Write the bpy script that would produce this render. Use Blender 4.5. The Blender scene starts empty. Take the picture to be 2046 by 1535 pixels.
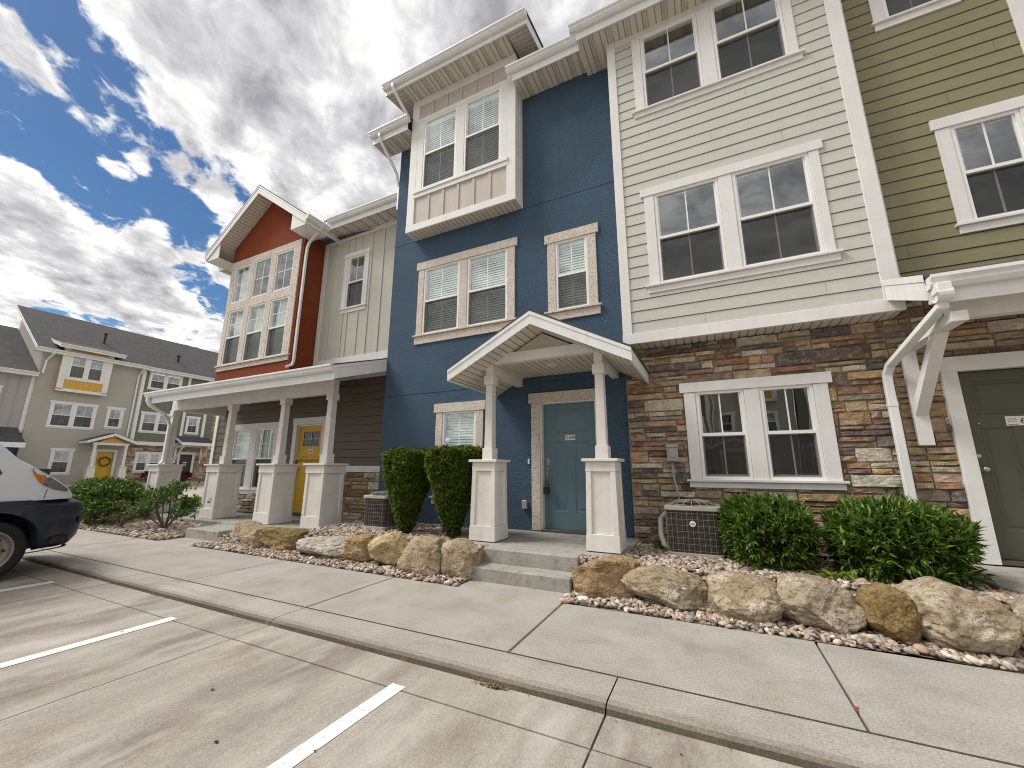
import bpy, math, random
import numpy as np
from mathutils import Matrix, Vector, noise
R = math.radians
rnd = random.Random(7)
sc = bpy.context.scene
COL = sc.collection

# ------------------------------------------------------------------ camera
EYE = 1.30
cam_d = bpy.data.cameras.new('camera'); cam = bpy.data.objects.new('camera', cam_d); COL.objects.link(cam)
cam_d.lens = 14.068; cam_d.sensor_width = 36; cam_d.sensor_fit = 'HORIZONTAL'
cam_d.clip_start = .05; cam_d.clip_end = 3000
cam.matrix_world = (Matrix.Translation((0, 0, EYE)) @ Matrix.Rotation(R(26.022), 4, 'Z')
                    @ Matrix.Rotation(R(90 + 11.982), 4, 'X') @ Matrix.Rotation(R(.145), 4, 'Z'))
sc.camera = cam

# ------------------------------------------------------------------ light
SUN_AZ, SUN_EL = -116.0, 52.0        # azimuth from +Y towards +X
w = bpy.data.worlds.new('World'); sc.world = w; w.use_nodes = True
nt = w.node_tree; N = nt.nodes; L = nt.links
for n in list(N): N.remove(n)
out = N.new('ShaderNodeOutputWorld'); bg = N.new('ShaderNodeBackground'); L.new(bg.outputs[0], out.inputs[0])
bg.inputs[1].default_value = .1
sky = N.new('ShaderNodeTexSky'); sky.sky_type = 'NISHITA'; sky.sun_disc = False
sky.sun_elevation = R(SUN_EL); sky.sun_rotation = R(SUN_AZ); sky.air_density = 1.0; sky.dust_density = .3; sky.ozone_density = 2.5
def wn(t, **k):
    n = N.new(t)
    for a, b in k.items(): setattr(n, a, b)
    return n
def wmath(op, a, b=None, clamp=False):
    n = wn('ShaderNodeMath', operation=op); n.use_clamp = clamp
    for i, v in enumerate((a, b)):
        if v is None: continue
        if isinstance(v, (int, float)): n.inputs[i].default_value = v
        else: L.new(v, n.inputs[i])
    return n.outputs[0]
tc = wn('ShaderNodeTexCoord'); nrm = wn('ShaderNodeVectorMath', operation='NORMALIZE'); L.new(tc.outputs['Generated'], nrm.inputs[0])
DIR = nrm.outputs[0]
sep = wn('ShaderNodeSeparateXYZ'); L.new(DIR, sep.inputs[0])
den = wmath('ADD', wmath('MAXIMUM', sep.outputs[2], 0.0), .12)
cu = wmath('DIVIDE', sep.outputs[0], den); cv = wmath('DIVIDE', sep.outputs[1], den)
# stretch the cloud field along the wind (direction -0.72, 0.69 in plan)
cs, sn = -.72, .69
along = wmath('ADD', wmath('MULTIPLY', cu, cs), wmath('MULTIPLY', cv, sn))
across = wmath('ADD', wmath('MULTIPLY', cu, -sn), wmath('MULTIPLY', cv, cs))
cmb = wn('ShaderNodeCombineXYZ'); L.new(wmath('MULTIPLY', along, .80), cmb.inputs[0]); L.new(across, cmb.inputs[1])
def wnoise(vec, scale, detail, rough, dist=0, off=(0, 0, 0)):
    mp = wn('ShaderNodeMapping'); mp.inputs['Location'].default_value = off; L.new(vec, mp.inputs[0])
    n = wn('ShaderNodeTexNoise'); n.inputs['Scale'].default_value = scale; n.inputs['Detail'].default_value = detail
    n.inputs['Roughness'].default_value = rough; n.inputs['Distortion'].default_value = dist
    L.new(mp.outputs[0], n.inputs['Vector']); return n.outputs['Fac']
n_big = wnoise(cmb.outputs[0], 4.2, 10, .56, .3, (3.1, 1.7, .4))
n_fine = wnoise(cmb.outputs[0], 13.0, 8, .62, .4, (1.3, 5.2, 2.0))
cover = wmath('ADD', wmath('MULTIPLY', n_big, .66), wmath('MULTIPLY', n_fine, .34))
def blob(d, width, amt):
    dt = wn('ShaderNodeVectorMath', operation='DOT_PRODUCT'); L.new(DIR, dt.inputs[0])
    v = Vector(d).normalized(); dt.inputs[1].default_value = v
    mr = wn('ShaderNodeMapRange'); mr.interpolation_type = 'SMOOTHSTEP'
    mr.inputs[1].default_value = math.cos(R(width)); mr.inputs[2].default_value = 1.0
    mr.inputs[3].default_value = 0; mr.inputs[4].default_value = amt
    L.new(dt.outputs['Value'], mr.inputs[0]); return mr.outputs[0]
def total(bl):
    t = bl[0]
    for b in bl[1:]: t = wmath('ADD', t, b)
    return t
# where the blue shows through, and where the deck is thick
def chan(pts, width, amt):
    t = None
    for p in pts:
        b = blob(p, width, amt); t = b if t is None else wmath('MAXIMUM', t, b)
    return t
A_ = chan([(-.772, .089, .629), (-.784, .118, .609), (-.791, .154, .593), (-.797, .197, .572), (-.809, .238, .537)], 5.2, .36)
B_ = chan([(-.866, .126, .482), (-.847, .144, .512), (-.858, .168, .486), (-.870, .210, .446), (-.857, .257, .447), (-.840, .287, .461), (-.815, .308, .492),
           (-.790, .324, .520), (-.819, .332, .468), (-.841, .322, .435), (-.792, .359, .494), (-.821, .279, .498), (-.818, .235, .526)], 5.0, .30)
C_ = chan([(-.856, .321, .405), (-.850, .412, .325), (-.86, .36, .36)], 3.2, .30)
D_ = chan([(-.772, .376, .512), (-.745, .39, .542)], 3.0, .16)
gaps = wmath('MAXIMUM', wmath('MAXIMUM', A_, B_), wmath('MAXIMUM', C_, D_))
thick = total([chan([(-.904, .171, .391), (-.903, .225, .365), (-.889, .289, .357), (-.88, .33, .34)], 6, .16), chan([(-.804, .080, .588), (-.822, .11, .560), (-.845, .107, .524)], 3.5, .14),
               chan([(-.755, .165, .635), (-.762, .24, .60), (-.752, .31, .58)], 3.2, .10), chan([(-.836, .236, .495), (-.824, .196, .535)], 2.6, .12), blob((-.45, .45, .77), 40, .25), blob((-.3, -.8, .5), 75, .14), blob((.6, -.2, .6), 60, .10)])
cover = wmath('ADD', wmath('MULTIPLY', wmath('SUBTRACT', cover, .5), 1.35), .5)
cover = wmath('ADD', wmath('ADD', wmath('SUBTRACT', cover, gaps), thick), .10)
mask = wn('ShaderNodeMapRange'); mask.interpolation_type = 'SMOOTHSTEP'
mask.inputs[1].default_value = .43; mask.inputs[2].default_value = .54; L.new(cover, mask.inputs[0])
# light and dark inside the clouds
n_sh = wnoise(cmb.outputs[0], 5.0, 9, .56, .2, (7.3, 2.2, 1.0))
n_sh2 = wnoise(cmb.outputs[0], 12.0, 8, .6, .4, (2.3, 8.2, 3.0))
shade = wmath('ADD', wmath('MULTIPLY', n_sh, .58), wmath('MULTIPLY', n_sh2, .42))
shade = wmath('SUBTRACT', shade, wmath('MULTIPLY', wmath('MINIMUM', wmath('MAXIMUM', wmath('SUBTRACT', cover, .5), 0.0), .3), .42))
shade = wmath('ADD', shade, .045)
shade = wmath('ADD', shade, total([blob((-.2, -.85, .5), 60, .06), blob((-.44, .43, .79), 9, .22), blob((-.63, .385, .674), 12, .05)]))
shade = wmath('SUBTRACT', shade, total([blob((-.392, .524, .756), 14, .12), blob((-.598, .315, .736), 9, .05), blob((-.1, .6, .75), 30, .05)]))
ramp = wn('ShaderNodeValToRGB'); L.new(shade, ramp.inputs[0])
cr = ramp.color_ramp
cr.elements[0].position = .30; cr.elements[0].color = (3.1, 3.05, 3.3, 1)
cr.elements[1].position = .58; cr.elements[1].color = (9.8, 9.7, 9.5, 1)
e = cr.elements.new(.45); e.color = (5.9, 5.85, 5.95, 1)
mixc = wn('ShaderNodeMix', data_type='RGBA'); L.new(mask.outputs[0], mixc.inputs[0])
hs = wn('ShaderNodeHueSaturation'); hs.inputs['Saturation'].default_value = 1.22; hs.inputs['Value'].default_value = .72
L.new(sky.outputs[0], hs.inputs['Color']); L.new(hs.outputs[0], mixc.inputs[6]); L.new(ramp.outputs[0], mixc.inputs[7])
L.new(mixc.outputs[2], bg.inputs[0])

sd = bpy.data.lights.new('sun', 'SUN'); sd.energy = 2.8; sd.angle = R(24); sd.color = (1, .97, .92)
so = bpy.data.objects.new('sun', sd); COL.objects.link(so)
sv = Vector((math.sin(R(SUN_AZ)) * math.cos(R(SUN_EL)), math.cos(R(SUN_AZ)) * math.cos(R(SUN_EL)), math.sin(R(SUN_EL))))
so.rotation_euler = sv.to_track_quat('Z', 'Y').to_euler(); so.location = (0, 0, 30)
sc.view_settings.view_transform = 'Standard'; sc.view_settings.look = 'None'
sc.cycles.filter_width = 1.05
sc.view_settings.exposure = 0.33; sc.view_settings.gamma = 1.0

# ------------------------------------------------------------------ materials
def material(name, col, rough=.6, spec=.3, metal=0.0, vscale=6.0, vamt=.12, bscale=0, bstr=.0, bdist=.004, stretch=(1, 1, 1),
             col2=None, c2scale=30.0, c2lo=.5, c2hi=.62, c2stretch=None, c2detail=6, attr=False, bdetail=4, streak=0.0, grain=.0, gscale=150.0):
    m = bpy.data.materials.new(name); m.use_nodes = True
    t = m.node_tree; n = t.nodes; l = t.links; p = n['Principled BSDF']
    p.inputs['Roughness'].default_value = rough; p.inputs['Metallic'].default_value = metal
    p.inputs['Specular IOR Level'].default_value = spec
    tcn = n.new('ShaderNodeTexCoord')
    def mapped(s):
        mp = n.new('ShaderNodeMapping'); mp.inputs['Scale'].default_value = s; l.new(tcn.outputs['Object'], mp.inputs[0]); return mp.outputs[0]
    def noi(s, scale, det, ro=.6):
        k = n.new('ShaderNodeTexNoise'); k.inputs['Scale'].default_value = scale; k.inputs['Detail'].default_value = det
        k.inputs['Roughness'].default_value = ro; l.new(mapped(s), k.inputs['Vector']); return k.outputs['Fac']
    def mix(f, a, b, typ='MIX'):
        k = n.new('ShaderNodeMix'); k.data_type = 'RGBA'; k.blend_type = typ
        if isinstance(f, float): k.inputs[0].default_value = f
        else: l.new(f, k.inputs[0])
        for i, v in ((6, a), (7, b)):
            if isinstance(v, tuple): k.inputs[i].default_value = (*v, 1)
            else: l.new(v, k.inputs[i])
        return k.outputs[2]
    def rng(f, a, b, c=0., d=1.):
        k = n.new('ShaderNodeMapRange'); l.new(f, k.inputs[0])
        for i, v in zip((1, 2, 3, 4), (a, b, c, d)): k.inputs[i].default_value = v
        return k.outputs[0]
    if attr:
        a = n.new('ShaderNodeAttribute'); a.attribute_name = 'Col'; base = a.outputs['Color']
    else:
        rg = n.new('ShaderNodeRGB'); rg.outputs[0].default_value = (*col, 1); base = rg.outputs[0]
    if col2:
        base = mix(rng(noi(c2stretch or stretch, c2scale, c2detail, .62), c2lo, c2hi), base, col2)
    if vamt:
        f = rng(noi(stretch, vscale, 5), .3, .7, 1 - vamt, 1 + vamt)
        cx = n.new('ShaderNodeCombineXYZ')
        for i in range(3): l.new(f, cx.inputs[i])
        base = mix(1.0, base, cx.outputs[0], 'MULTIPLY')
    if grain:
        f = rng(noi((1, 1, 1), gscale, 3, .7), .3, .7, 1 - grain, 1 + grain)
        cx = n.new('ShaderNodeCombineXYZ')
        for i in range(3): l.new(f, cx.inputs[i])
        base = mix(1.0, base, cx.outputs[0], 'MULTIPLY')
    if streak:
        f = rng(noi((7, 7, .35), 1.6, 4), .35, .75, 1.0, 1 - streak)
        cx = n.new('ShaderNodeCombineXYZ')
        for i in range(3): l.new(f, cx.inputs[i])
        base = mix(1.0, base, cx.outputs[0], 'MULTIPLY')
    l.new(base, p.inputs['Base Color'])
    if bscale:
        b = n.new('ShaderNodeBump'); b.inputs['Strength'].default_value = bstr; b.inputs['Distance'].default_value = bdist
        l.new(noi(stretch, bscale, bdetail), b.inputs['Height']); l.new(b.outputs[0], p.inputs['Normal'])
    return m
MT = {}
def mk(key, *a, **k): MT[key] = material(key, *a, **k)
mk('white_trim', (.74, .725, .695), .55, vscale=3, vamt=.05, bscale=90, bstr=.25, bdist=.003, stretch=(1, 1, 1), streak=.06, grain=0.05, gscale=110.0)
mk('white_metal', (.76, .76, .74), .4, spec=.4, vscale=2, vamt=.05, streak=.10)
mk('white_soffit', (.62, .57, .49), .5, vscale=2, vamt=.05)
mk('column_white', (.73, .70, .65), .55, vscale=3, vamt=.06, bscale=110, bstr=.3, bdist=.003, col2=(.50, .42, .33), c2scale=5, c2lo=.60, c2hi=.9, streak=.12, grain=0.05, gscale=110.0)
mk('vinyl_white', (.80, .79, .76), .35, spec=.4, vamt=.03)
mk('stone_coat', (.63, .56, .485), .85, vscale=4, vamt=.07, col2=(.33, .26, .20), c2scale=42, c2lo=.52, c2hi=.64, bscale=50, bstr=.8, bdist=.008, grain=.2, gscale=45.0)
mk('blue_stucco', (.056, .096, .143), .9, spec=.2, vscale=1.1, vamt=.12, bscale=42, bstr=1.0, bdist=.014, bdetail=6, col2=(.080, .122, .162), c2scale=34, c2lo=.50, c2hi=.66, grain=.5, gscale=48.0, streak=.08)
mk('rust_stucco', (.20, .045, .0155), .85, spec=.2, vscale=1.5, vamt=.09, bscale=60, bstr=.5, bdist=.006, col2=(.29, .068, .024), c2scale=40, c2lo=.5, c2hi=.66, grain=0.12, gscale=70.0)
mk('gray_stucco', (.40, .385, .335), .85, spec=.2, vscale=1, vamt=.06, bscale=40, bstr=.5, bdist=.008, grain=0.08, gscale=25.0)
mk('sage_siding', (.52, .515, .46), .6, vscale=9, vamt=.06, stretch=(.5, 1, 6), bscale=22, bstr=.35, bdist=.003, streak=.04, grain=0.06, gscale=90.0)
mk('olive_siding', (.24, .222, .125), .6, vscale=9, vamt=.07, stretch=(.5, 1, 6), bscale=22, bstr=.35, bdist=.003, streak=.05, grain=0.08, gscale=90.0)
mk('brown_siding', (.135, .110, .088), .6, vscale=9, vamt=.08, stretch=(.5, 1, 6), bscale=22, bstr=.35, bdist=.003)
mk('green_siding', (.155, .165, .125), .6, vscale=6, vamt=.08, stretch=(.5, 1, 6))
mk('cream_batten', (.535, .515, .44), .6, vscale=6, vamt=.06, stretch=(6, 1, .5), bscale=20, bstr=.3, bdist=.003, streak=.07, grain=0.06, gscale=90.0)
mk('taupe_batten', (.50, .45, .385), .6, vscale=6, vamt=.06, stretch=(6, 1, .5), streak=.06)
mk('lavender_batten', (.36, .34, .33), .6, vscale=6, vamt=.05)
mk('yellow_batten', (.60, .36, .07), .6, vscale=6, vamt=.06)
mk('stone_veneer', (.3, .2, .15), .85, spec=.25, attr=True, vscale=13, vamt=.34, stretch=(.9, 1, 1.25), bscale=26, bstr=1.0, bdist=.028, bdetail=10,
   col2=(.40, .33, .235), c2scale=17, c2lo=.52, c2hi=.70, c2detail=10, grain=.18, gscale=60.0)
mk('mortar', (.25, .215, .17), .95, vscale=30, vamt=.2, bscale=80, bstr=.5)
mk('slate_door', (.115, .19, .225), .5, spec=.4, vscale=2, vamt=.05, bscale=60, bstr=.08)
mk('olive_door', (.085, .085, .060), .5, spec=.4, vscale=2, vamt=.05)
mk('yellow_door', (.62, .38, .03), .5, spec=.4, vscale=2, vamt=.06)
mk('dark_door', (.05, .045, .045), .5, vamt=.05)
mk('blind_white', (.90, .90, .86), .6, vamt=.02)
mk('room_dark', (.10, .09, .08), .9, vamt=.1)
mk('steel_dark', (.12, .11, .10), .45, metal=.6, vamt=.1)
mk('brass_steel', (.45, .43, .38), .35, metal=.9, vamt=.05)
mk('black_plastic', (.018, .018, .020), .45, vamt=.1)
mk('shingle', (.062, .058, .060), .9, vscale=3, vamt=.25, stretch=(1, 1, 1), col2=(.10, .095, .095), c2scale=14, c2stretch=(.6, 2.5, 2.5), c2lo=.45, c2hi=.7, bscale=50, bstr=.5, bdist=.01)
mk('walk_concrete', (.355, .333, .295), .9, spec=.2, vscale=1.6, vamt=.13, bscale=90, bstr=.6, bdist=.004, bdetail=8, col2=(.285, .25, .205), c2scale=2.6, c2lo=.48, c2hi=.78, c2detail=13, grain=.26, gscale=75.0)
mk('curb_concrete', (.37, .338, .29), .9, spec=.2, vscale=1.3, vamt=.13, bscale=140, bstr=.5, bdist=.004, bdetail=6, col2=(.26, .225, .18), c2scale=3.0, c2lo=.5, c2hi=.75, c2stretch=(.5, 2, 2), grain=.28, gscale=70.0)
mk('curb_face', (.4, .36, .3), .9, attr=True, spec=.2, vscale=1.6, vamt=.16, bscale=140, bstr=.5, bdist=.004, bdetail=6, col2=(.24, .20, .155), c2scale=3.0, c2lo=.55, c2hi=.8, c2stretch=(.5, 2, 2), grain=.28, gscale=70.0)
mk('step_concrete', (.335, .318, .285), .9, spec=.2, vscale=2.5, vamt=.12, bscale=90, bstr=.6, bdist=.005, bdetail=6, col2=(.22, .205, .18), c2scale=9, c2lo=.5, c2hi=.7, grain=.26, gscale=70.0)
mk('paint_white', (.74, .73, .70), .7, vscale=5, vamt=.05, col2=(.42, .39, .35), c2scale=26, c2lo=.57, c2hi=.70, c2detail=12, bscale=120, bstr=.3)
mk('ground_earth', (.30, .27, .23), .95, vscale=.5, vamt=.15)
mk('gravel_base', (.22, .17, .135), .95, vscale=30, vamt=.3, bscale=60, bstr=.8, bdist=.02)
mk('pebble_far', (.36,.29,.235), .95, vscale=9, vamt=.35, bscale=9, bstr=.8, bdist=.05)
mk('pebble', (.4, .3, .25), .75, spec=.3, attr=True, vscale=40, vamt=.22)
mk('ac_body', (.095, .080, .072), .55, vscale=20, vamt=.15)
mk('ac_frame', (.42, .39, .33), .5, vscale=8, vamt=.08)
mk('ac_grille', (.30, .26, .22), .5, vamt=.05)
mk('foam_white', (.66, .63, .57), .7, vscale=9, vamt=.15, bscale=25, bstr=.4, bdist=.006)
mk('gray_box', (.36, .36, .335), .5, vamt=.06)
mk('pot_green', (.07, .17, .02), .5, vamt=.1)
mk('van_white', (.60, .62, .65), .25, spec=.5, vscale=2, vamt=.03, bscale=3, bstr=.02)
mk('van_black', (.013, .019, .032), .42, spec=.45, vscale=6, vamt=.25, bscale=180, bstr=.12, bdist=.002)
mk('tyre_rubber', (.017, .017, .018), .8, vscale=9, vamt=.2)
mk('wheel_steel', (.30, .27, .235), .5, metal=.5, vscale=12, vamt=.2)
mk('amber_lens', (.55, .15, .012), .15, spec=.6, vamt=.08)
mk('lamp_lens', (.16, .17, .17), .06, spec=.8, vscale=20, vamt=.35)
mk('van_glass', (.012, .014, .017), .05, spec=.6, vamt=0)
mk('bark', (.10, .065, .045), .9, vscale=20, vamt=.25)
mk('sign_white', (.75, .74, .70), .5, vamt=.03)
mk('sign_ink', (.03, .03, .035), .6, vamt=0)
mk('badge_ink', (.10, .16, .34), .5, vamt=0)
mk('lawn_soil', (.10, .17, .03), .9, vscale=6, vamt=.3)
mk('bin_green', (.015, .045, .028), .5, vamt=.1)
mk('dry_leaf', (.20, .14, .075), .9, vscale=40, vamt=.4)
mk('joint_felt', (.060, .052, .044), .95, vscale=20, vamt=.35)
mk('screen_rim', (.30, .26, .22), .5, vamt=.05)
mk('red_paint', (.42, .06, .07), .8, vamt=.1)
mk('wreath_twig', (.16, .09, .04), .9, vamt=.3)
def leaf_mat(key, trans=.25, rough=.45):
    m = material(key, (.1, .2, .03), rough, spec=.35, attr=True, vamt=0)
    t = m.node_tree; p = t.nodes['Principled BSDF']; o = t.nodes['Material Output']
    tr = t.nodes.new('ShaderNodeBsdfTranslucent'); mx = t.nodes.new('ShaderNodeMixShader'); mx.inputs[0].default_value = trans
    src = p.inputs['Base Color'].links[0].from_socket; t.links.new(src, tr.inputs['Color'])
    t.links.new(p.outputs[0], mx.inputs[1]); t.links.new(tr.outputs[0], mx.inputs[2]); t.links.new(mx.outputs[0], o.inputs['Surface'])
    MT[key] = m
leaf_mat('leaf')
leaf_mat('yew_leaf', .15, .6)
def glass_mat(key, tint, ior, wavy=.02):
    m = bpy.data.materials.new(key); m.use_nodes = True; t = m.node_tree; n = t.nodes; l = t.links
    n.remove(n['Principled BSDF']); o = n['Material Output']
    tr = n.new('ShaderNodeBsdfTransparent'); tr.inputs[0].default_value = (*tint, 1)
    gl = n.new('ShaderNodeBsdfGlossy'); gl.inputs['Roughness'].default_value = 0.0; gl.inputs['Color'].default_value = (.93, .96, .97, 1)
    lw = n.new('ShaderNodeLayerWeight'); lw.inputs[0].default_value = .5
    pw = n.new('ShaderNodeMath'); pw.operation = 'POWER'; l.new(lw.outputs['Facing'], pw.inputs[0]); pw.inputs[1].default_value = 4.0
    fr = n.new('ShaderNodeMapRange'); l.new(pw.outputs[0], fr.inputs[0]); fr.inputs[3].default_value = ior; fr.inputs[4].default_value = .95
    tcn = n.new('ShaderNodeTexCoord'); no = n.new('ShaderNodeTexNoise'); no.inputs['Scale'].default_value = 1.7; no.inputs['Detail'].default_value = 1
    l.new(tcn.outputs['Object'], no.inputs['Vector'])
    b = n.new('ShaderNodeBump'); b.inputs['Strength'].default_value = wavy; b.inputs['Distance'].default_value = .1; l.new(no.outputs['Fac'], b.inputs['Height'])
    l.new(b.outputs[0], gl.inputs['Normal'])
    mx = n.new('ShaderNodeMixShader'); l.new(fr.outputs[0], mx.inputs[0]); l.new(tr.outputs[0], mx.inputs[1]); l.new(gl.outputs[0], mx.inputs[2])
    l.new(mx.outputs[0], o.inputs['Surface']); MT[key] = m
glass_mat('window_glass', (.88, .98, .94), .235)
def screen_mat():
    m = bpy.data.materials.new('screen_mesh'); m.use_nodes = True; t = m.node_tree; n = t.nodes; l = t.links
    p = n['Principled BSDF']; p.inputs['Base Color'].default_value = (.035, .034, .032, 1); p.inputs['Roughness'].default_value = .7
    p.inputs['Specular IOR Level'].default_value = .2
    tr = n.new('ShaderNodeBsdfTransparent'); mx = n.new('ShaderNodeMixShader'); mx.inputs[0].default_value = .46
    l.new(p.outputs[0], mx.inputs[1]); l.new(tr.outputs[0], mx.inputs[2]); l.new(mx.outputs[0], n['Material Output'].inputs['Surface'])
    MT['screen_mesh'] = m
screen_mat()
def road_mat():
    m = material('road_concrete', (.35, .318, .275), .9, grain=.24, gscale=95.0, spec=.2, vscale=2.2, vamt=.15, stretch=(1.8, .5, 1), bscale=55, bstr=.8, bdist=.006, bdetail=9,
                 col2=(.245, .21, .172), c2scale=2.6, c2lo=.48, c2hi=.74, c2stretch=(1.25, .65, 1), c2detail=14)
    t = m.node_tree; n = t.nodes; l = t.links; p = n['Principled BSDF']
    src = p.inputs['Base Color'].links[0].from_socket
    # tyre and oil staining: soft dark lanes running along each parking stall
    tcn = n.new('ShaderNodeTexCoord'); sp = n.new('ShaderNodeSeparateXYZ'); l.new(tcn.outputs['Object'], sp.inputs[0])
    no = n.new('ShaderNodeTexNoise'); no.inputs['Scale'].default_value = 3.2; no.inputs['Detail'].default_value = 12; no.inputs['Roughness'].default_value = .68
    mp = n.new('ShaderNodeMapping'); mp.inputs['Scale'].default_value = (1.4, .7, 1); l.new(tcn.outputs['Object'], mp.inputs[0]); l.new(mp.outputs[0], no.inputs[0])
    def mth(op, a, b):
        k = n.new('ShaderNodeMath'); k.operation = op
        for i, v in enumerate((a, b)):
            if isinstance(v, (int, float)): k.inputs[i].default_value = v
            else: l.new(v, k.inputs[i])
        return k.outputs[0]
    lane = None
    for x0, wd in ((-2.62, .38), (-3.95, .30), (-.35, .5), (-5.3, .35), (-6.4, .3)):
        d = mth('ABSOLUTE', mth('SUBTRACT', sp.outputs[0], x0), 0)
        g = mth('MAXIMUM', mth('SUBTRACT', 1.0, mth('DIVIDE', d, wd)), 0.0)
        lane = g if lane is None else mth('MAXIMUM', lane, g)
    f = mth('MULTIPLY', lane, mth('MULTIPLY', mth('MAXIMUM', mth('SUBTRACT', no.outputs[0], .36), 0.0), 3.2))
    k = n.new('ShaderNodeMapRange'); l.new(f, k.inputs[0]); k.inputs[2].default_value = .8; k.inputs[3].default_value = 0; k.inputs[4].default_value = .60
    mx = n.new('ShaderNodeMix'); mx.data_type = 'RGBA'; l.new(k.outputs[0], mx.inputs[0]); l.new(src, mx.inputs[6]); mx.inputs[7].default_value = (.15, .125, .10, 1)
    n2 = n.new('ShaderNodeTexNoise'); n2.inputs['Scale'].default_value = 2.1; n2.inputs['Detail'].default_value = 13; n2.inputs['Roughness'].default_value = .68
    m2 = n.new('ShaderNodeMapping'); m2.inputs['Scale'].default_value = (1.7, .5, 1); m2.inputs['Location'].default_value = (4.2, 1.3, 0); l.new(tcn.outputs['Object'], m2.inputs[0]); l.new(m2.outputs[0], n2.inputs[0])
    k2 = n.new('ShaderNodeMapRange'); l.new(n2.outputs[0], k2.inputs[0]); k2.inputs[1].default_value = .50; k2.inputs[2].default_value = .70; k2.inputs[4].default_value = .75
    mw = n.new('ShaderNodeMix'); mw.data_type = 'RGBA'; l.new(k2.outputs[0], mw.inputs[0]); l.new(mx.outputs[2], mw.inputs[6]); mw.inputs[7].default_value = (.50, .47, .42, 1)
    l.new(mw.outputs[2], p.inputs['Base Color']); MT['road_concrete'] = m
road_mat()
def boulder_mat(key, a, b, c, lo=.46, hi=.62):
    m = material(key, a, .92, spec=.15, vscale=4, vamt=.18, bscale=11, bstr=1.0, bdist=.05, bdetail=12, col2=b, c2scale=4.5, c2lo=lo, c2hi=hi, c2detail=12, grain=.22, gscale=55.0)
    t = m.node_tree; n = t.nodes; l = t.links; p = n['Principled BSDF']; src = p.inputs['Base Color'].links[0].from_socket
    tcn = n.new('ShaderNodeTexCoord')
    def noi(scale, det, ro, st=(1, 1, 1)):
        mp = n.new('ShaderNodeMapping'); mp.inputs['Scale'].default_value = st; mp.inputs['Rotation'].default_value = (.4, .7, .2); l.new(tcn.outputs['Object'], mp.inputs[0])
        k = n.new('ShaderNodeTexNoise'); k.inputs['Scale'].default_value = scale; k.inputs['Detail'].default_value = det; k.inputs['Roughness'].default_value = ro; l.new(mp.outputs[0], k.inputs[0]); return k.outputs[0]
    k = n.new('ShaderNodeMapRange'); l.new(noi(15, 10, .75, (1, 1, 2.2)), k.inputs[0]); k.inputs[1].default_value = .52; k.inputs[2].default_value = .60; k.inputs[4].default_value = .92
    mx = n.new('ShaderNodeMix'); mx.data_type = 'RGBA'; l.new(k.outputs[0], mx.inputs[0]); l.new(src, mx.inputs[6]); mx.inputs[7].default_value = (*c, 1)
    l.new(mx.outputs[2], p.inputs['Base Color'])
    # fracture lines: sharp creases from a distorted cell pattern, added to the bump
    vo = n.new('ShaderNodeTexVoronoi'); vo.feature = 'DISTANCE_TO_EDGE'; vo.inputs['Scale'].default_value = 4.2
    ad = n.new('ShaderNodeVectorMath'); ad.operation = 'ADD'; sc_ = n.new('ShaderNodeVectorMath'); sc_.operation = 'SCALE'; sc_.inputs['Scale'].default_value = .35
    nz = n.new('ShaderNodeTexNoise'); nz.inputs['Scale'].default_value = 5; nz.inputs['Detail'].default_value = 6; l.new(tcn.outputs['Object'], nz.inputs[0]); l.new(nz.outputs['Color'], sc_.inputs[0])
    l.new(tcn.outputs['Object'], ad.inputs[0]); l.new(sc_.outputs[0], ad.inputs[1]); l.new(ad.outputs[0], vo.inputs['Vector'])
    r_ = n.new('ShaderNodeMapRange'); l.new(vo.outputs['Distance'], r_.inputs[0]); r_.inputs[2].default_value = .045
    b1 = p.inputs['Normal'].links[0].from_node; b2 = n.new('ShaderNodeBump'); b2.inputs['Strength'].default_value = .55; b2.inputs['Distance'].default_value = .02
    l.new(r_.outputs[0], b2.inputs['Height']); l.new(b1.outputs[0], b2.inputs['Normal']); l.new(b2.outputs[0], p.inputs['Normal'])
    MT[key] = m
boulder_mat('rock_tan', (0.361, 0.280, 0.176), (0.456, 0.378, 0.267), (0.198, 0.142, 0.082))
boulder_mat('rock_rust', (0.36, 0.245, 0.125), (0.430, 0.331, 0.202), (0.189, 0.116, 0.052))
boulder_mat('rock_ochre', (0.232, 0.159, 0.065), (0.301, 0.224, 0.107), (0.120, 0.077, 0.030))
boulder_mat('rock_white', (0.447, 0.404, 0.331), (0.533, 0.494, 0.421), (0.215, 0.168, 0.112))
boulder_mat('rock_lichen', (0.345, 0.270, 0.172), (0.482, 0.417, 0.323), (0.181, 0.142, 0.095))
boulder_mat('rock_gray', (0.345, 0.280, 0.195), (0.456, 0.400, 0.318), (0.172, 0.142, 0.103))
boulder_mat('rock_yellow', (0.464, 0.353, 0.194), (0.533, 0.447, 0.292), (0.241, 0.159, 0.077))

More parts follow.
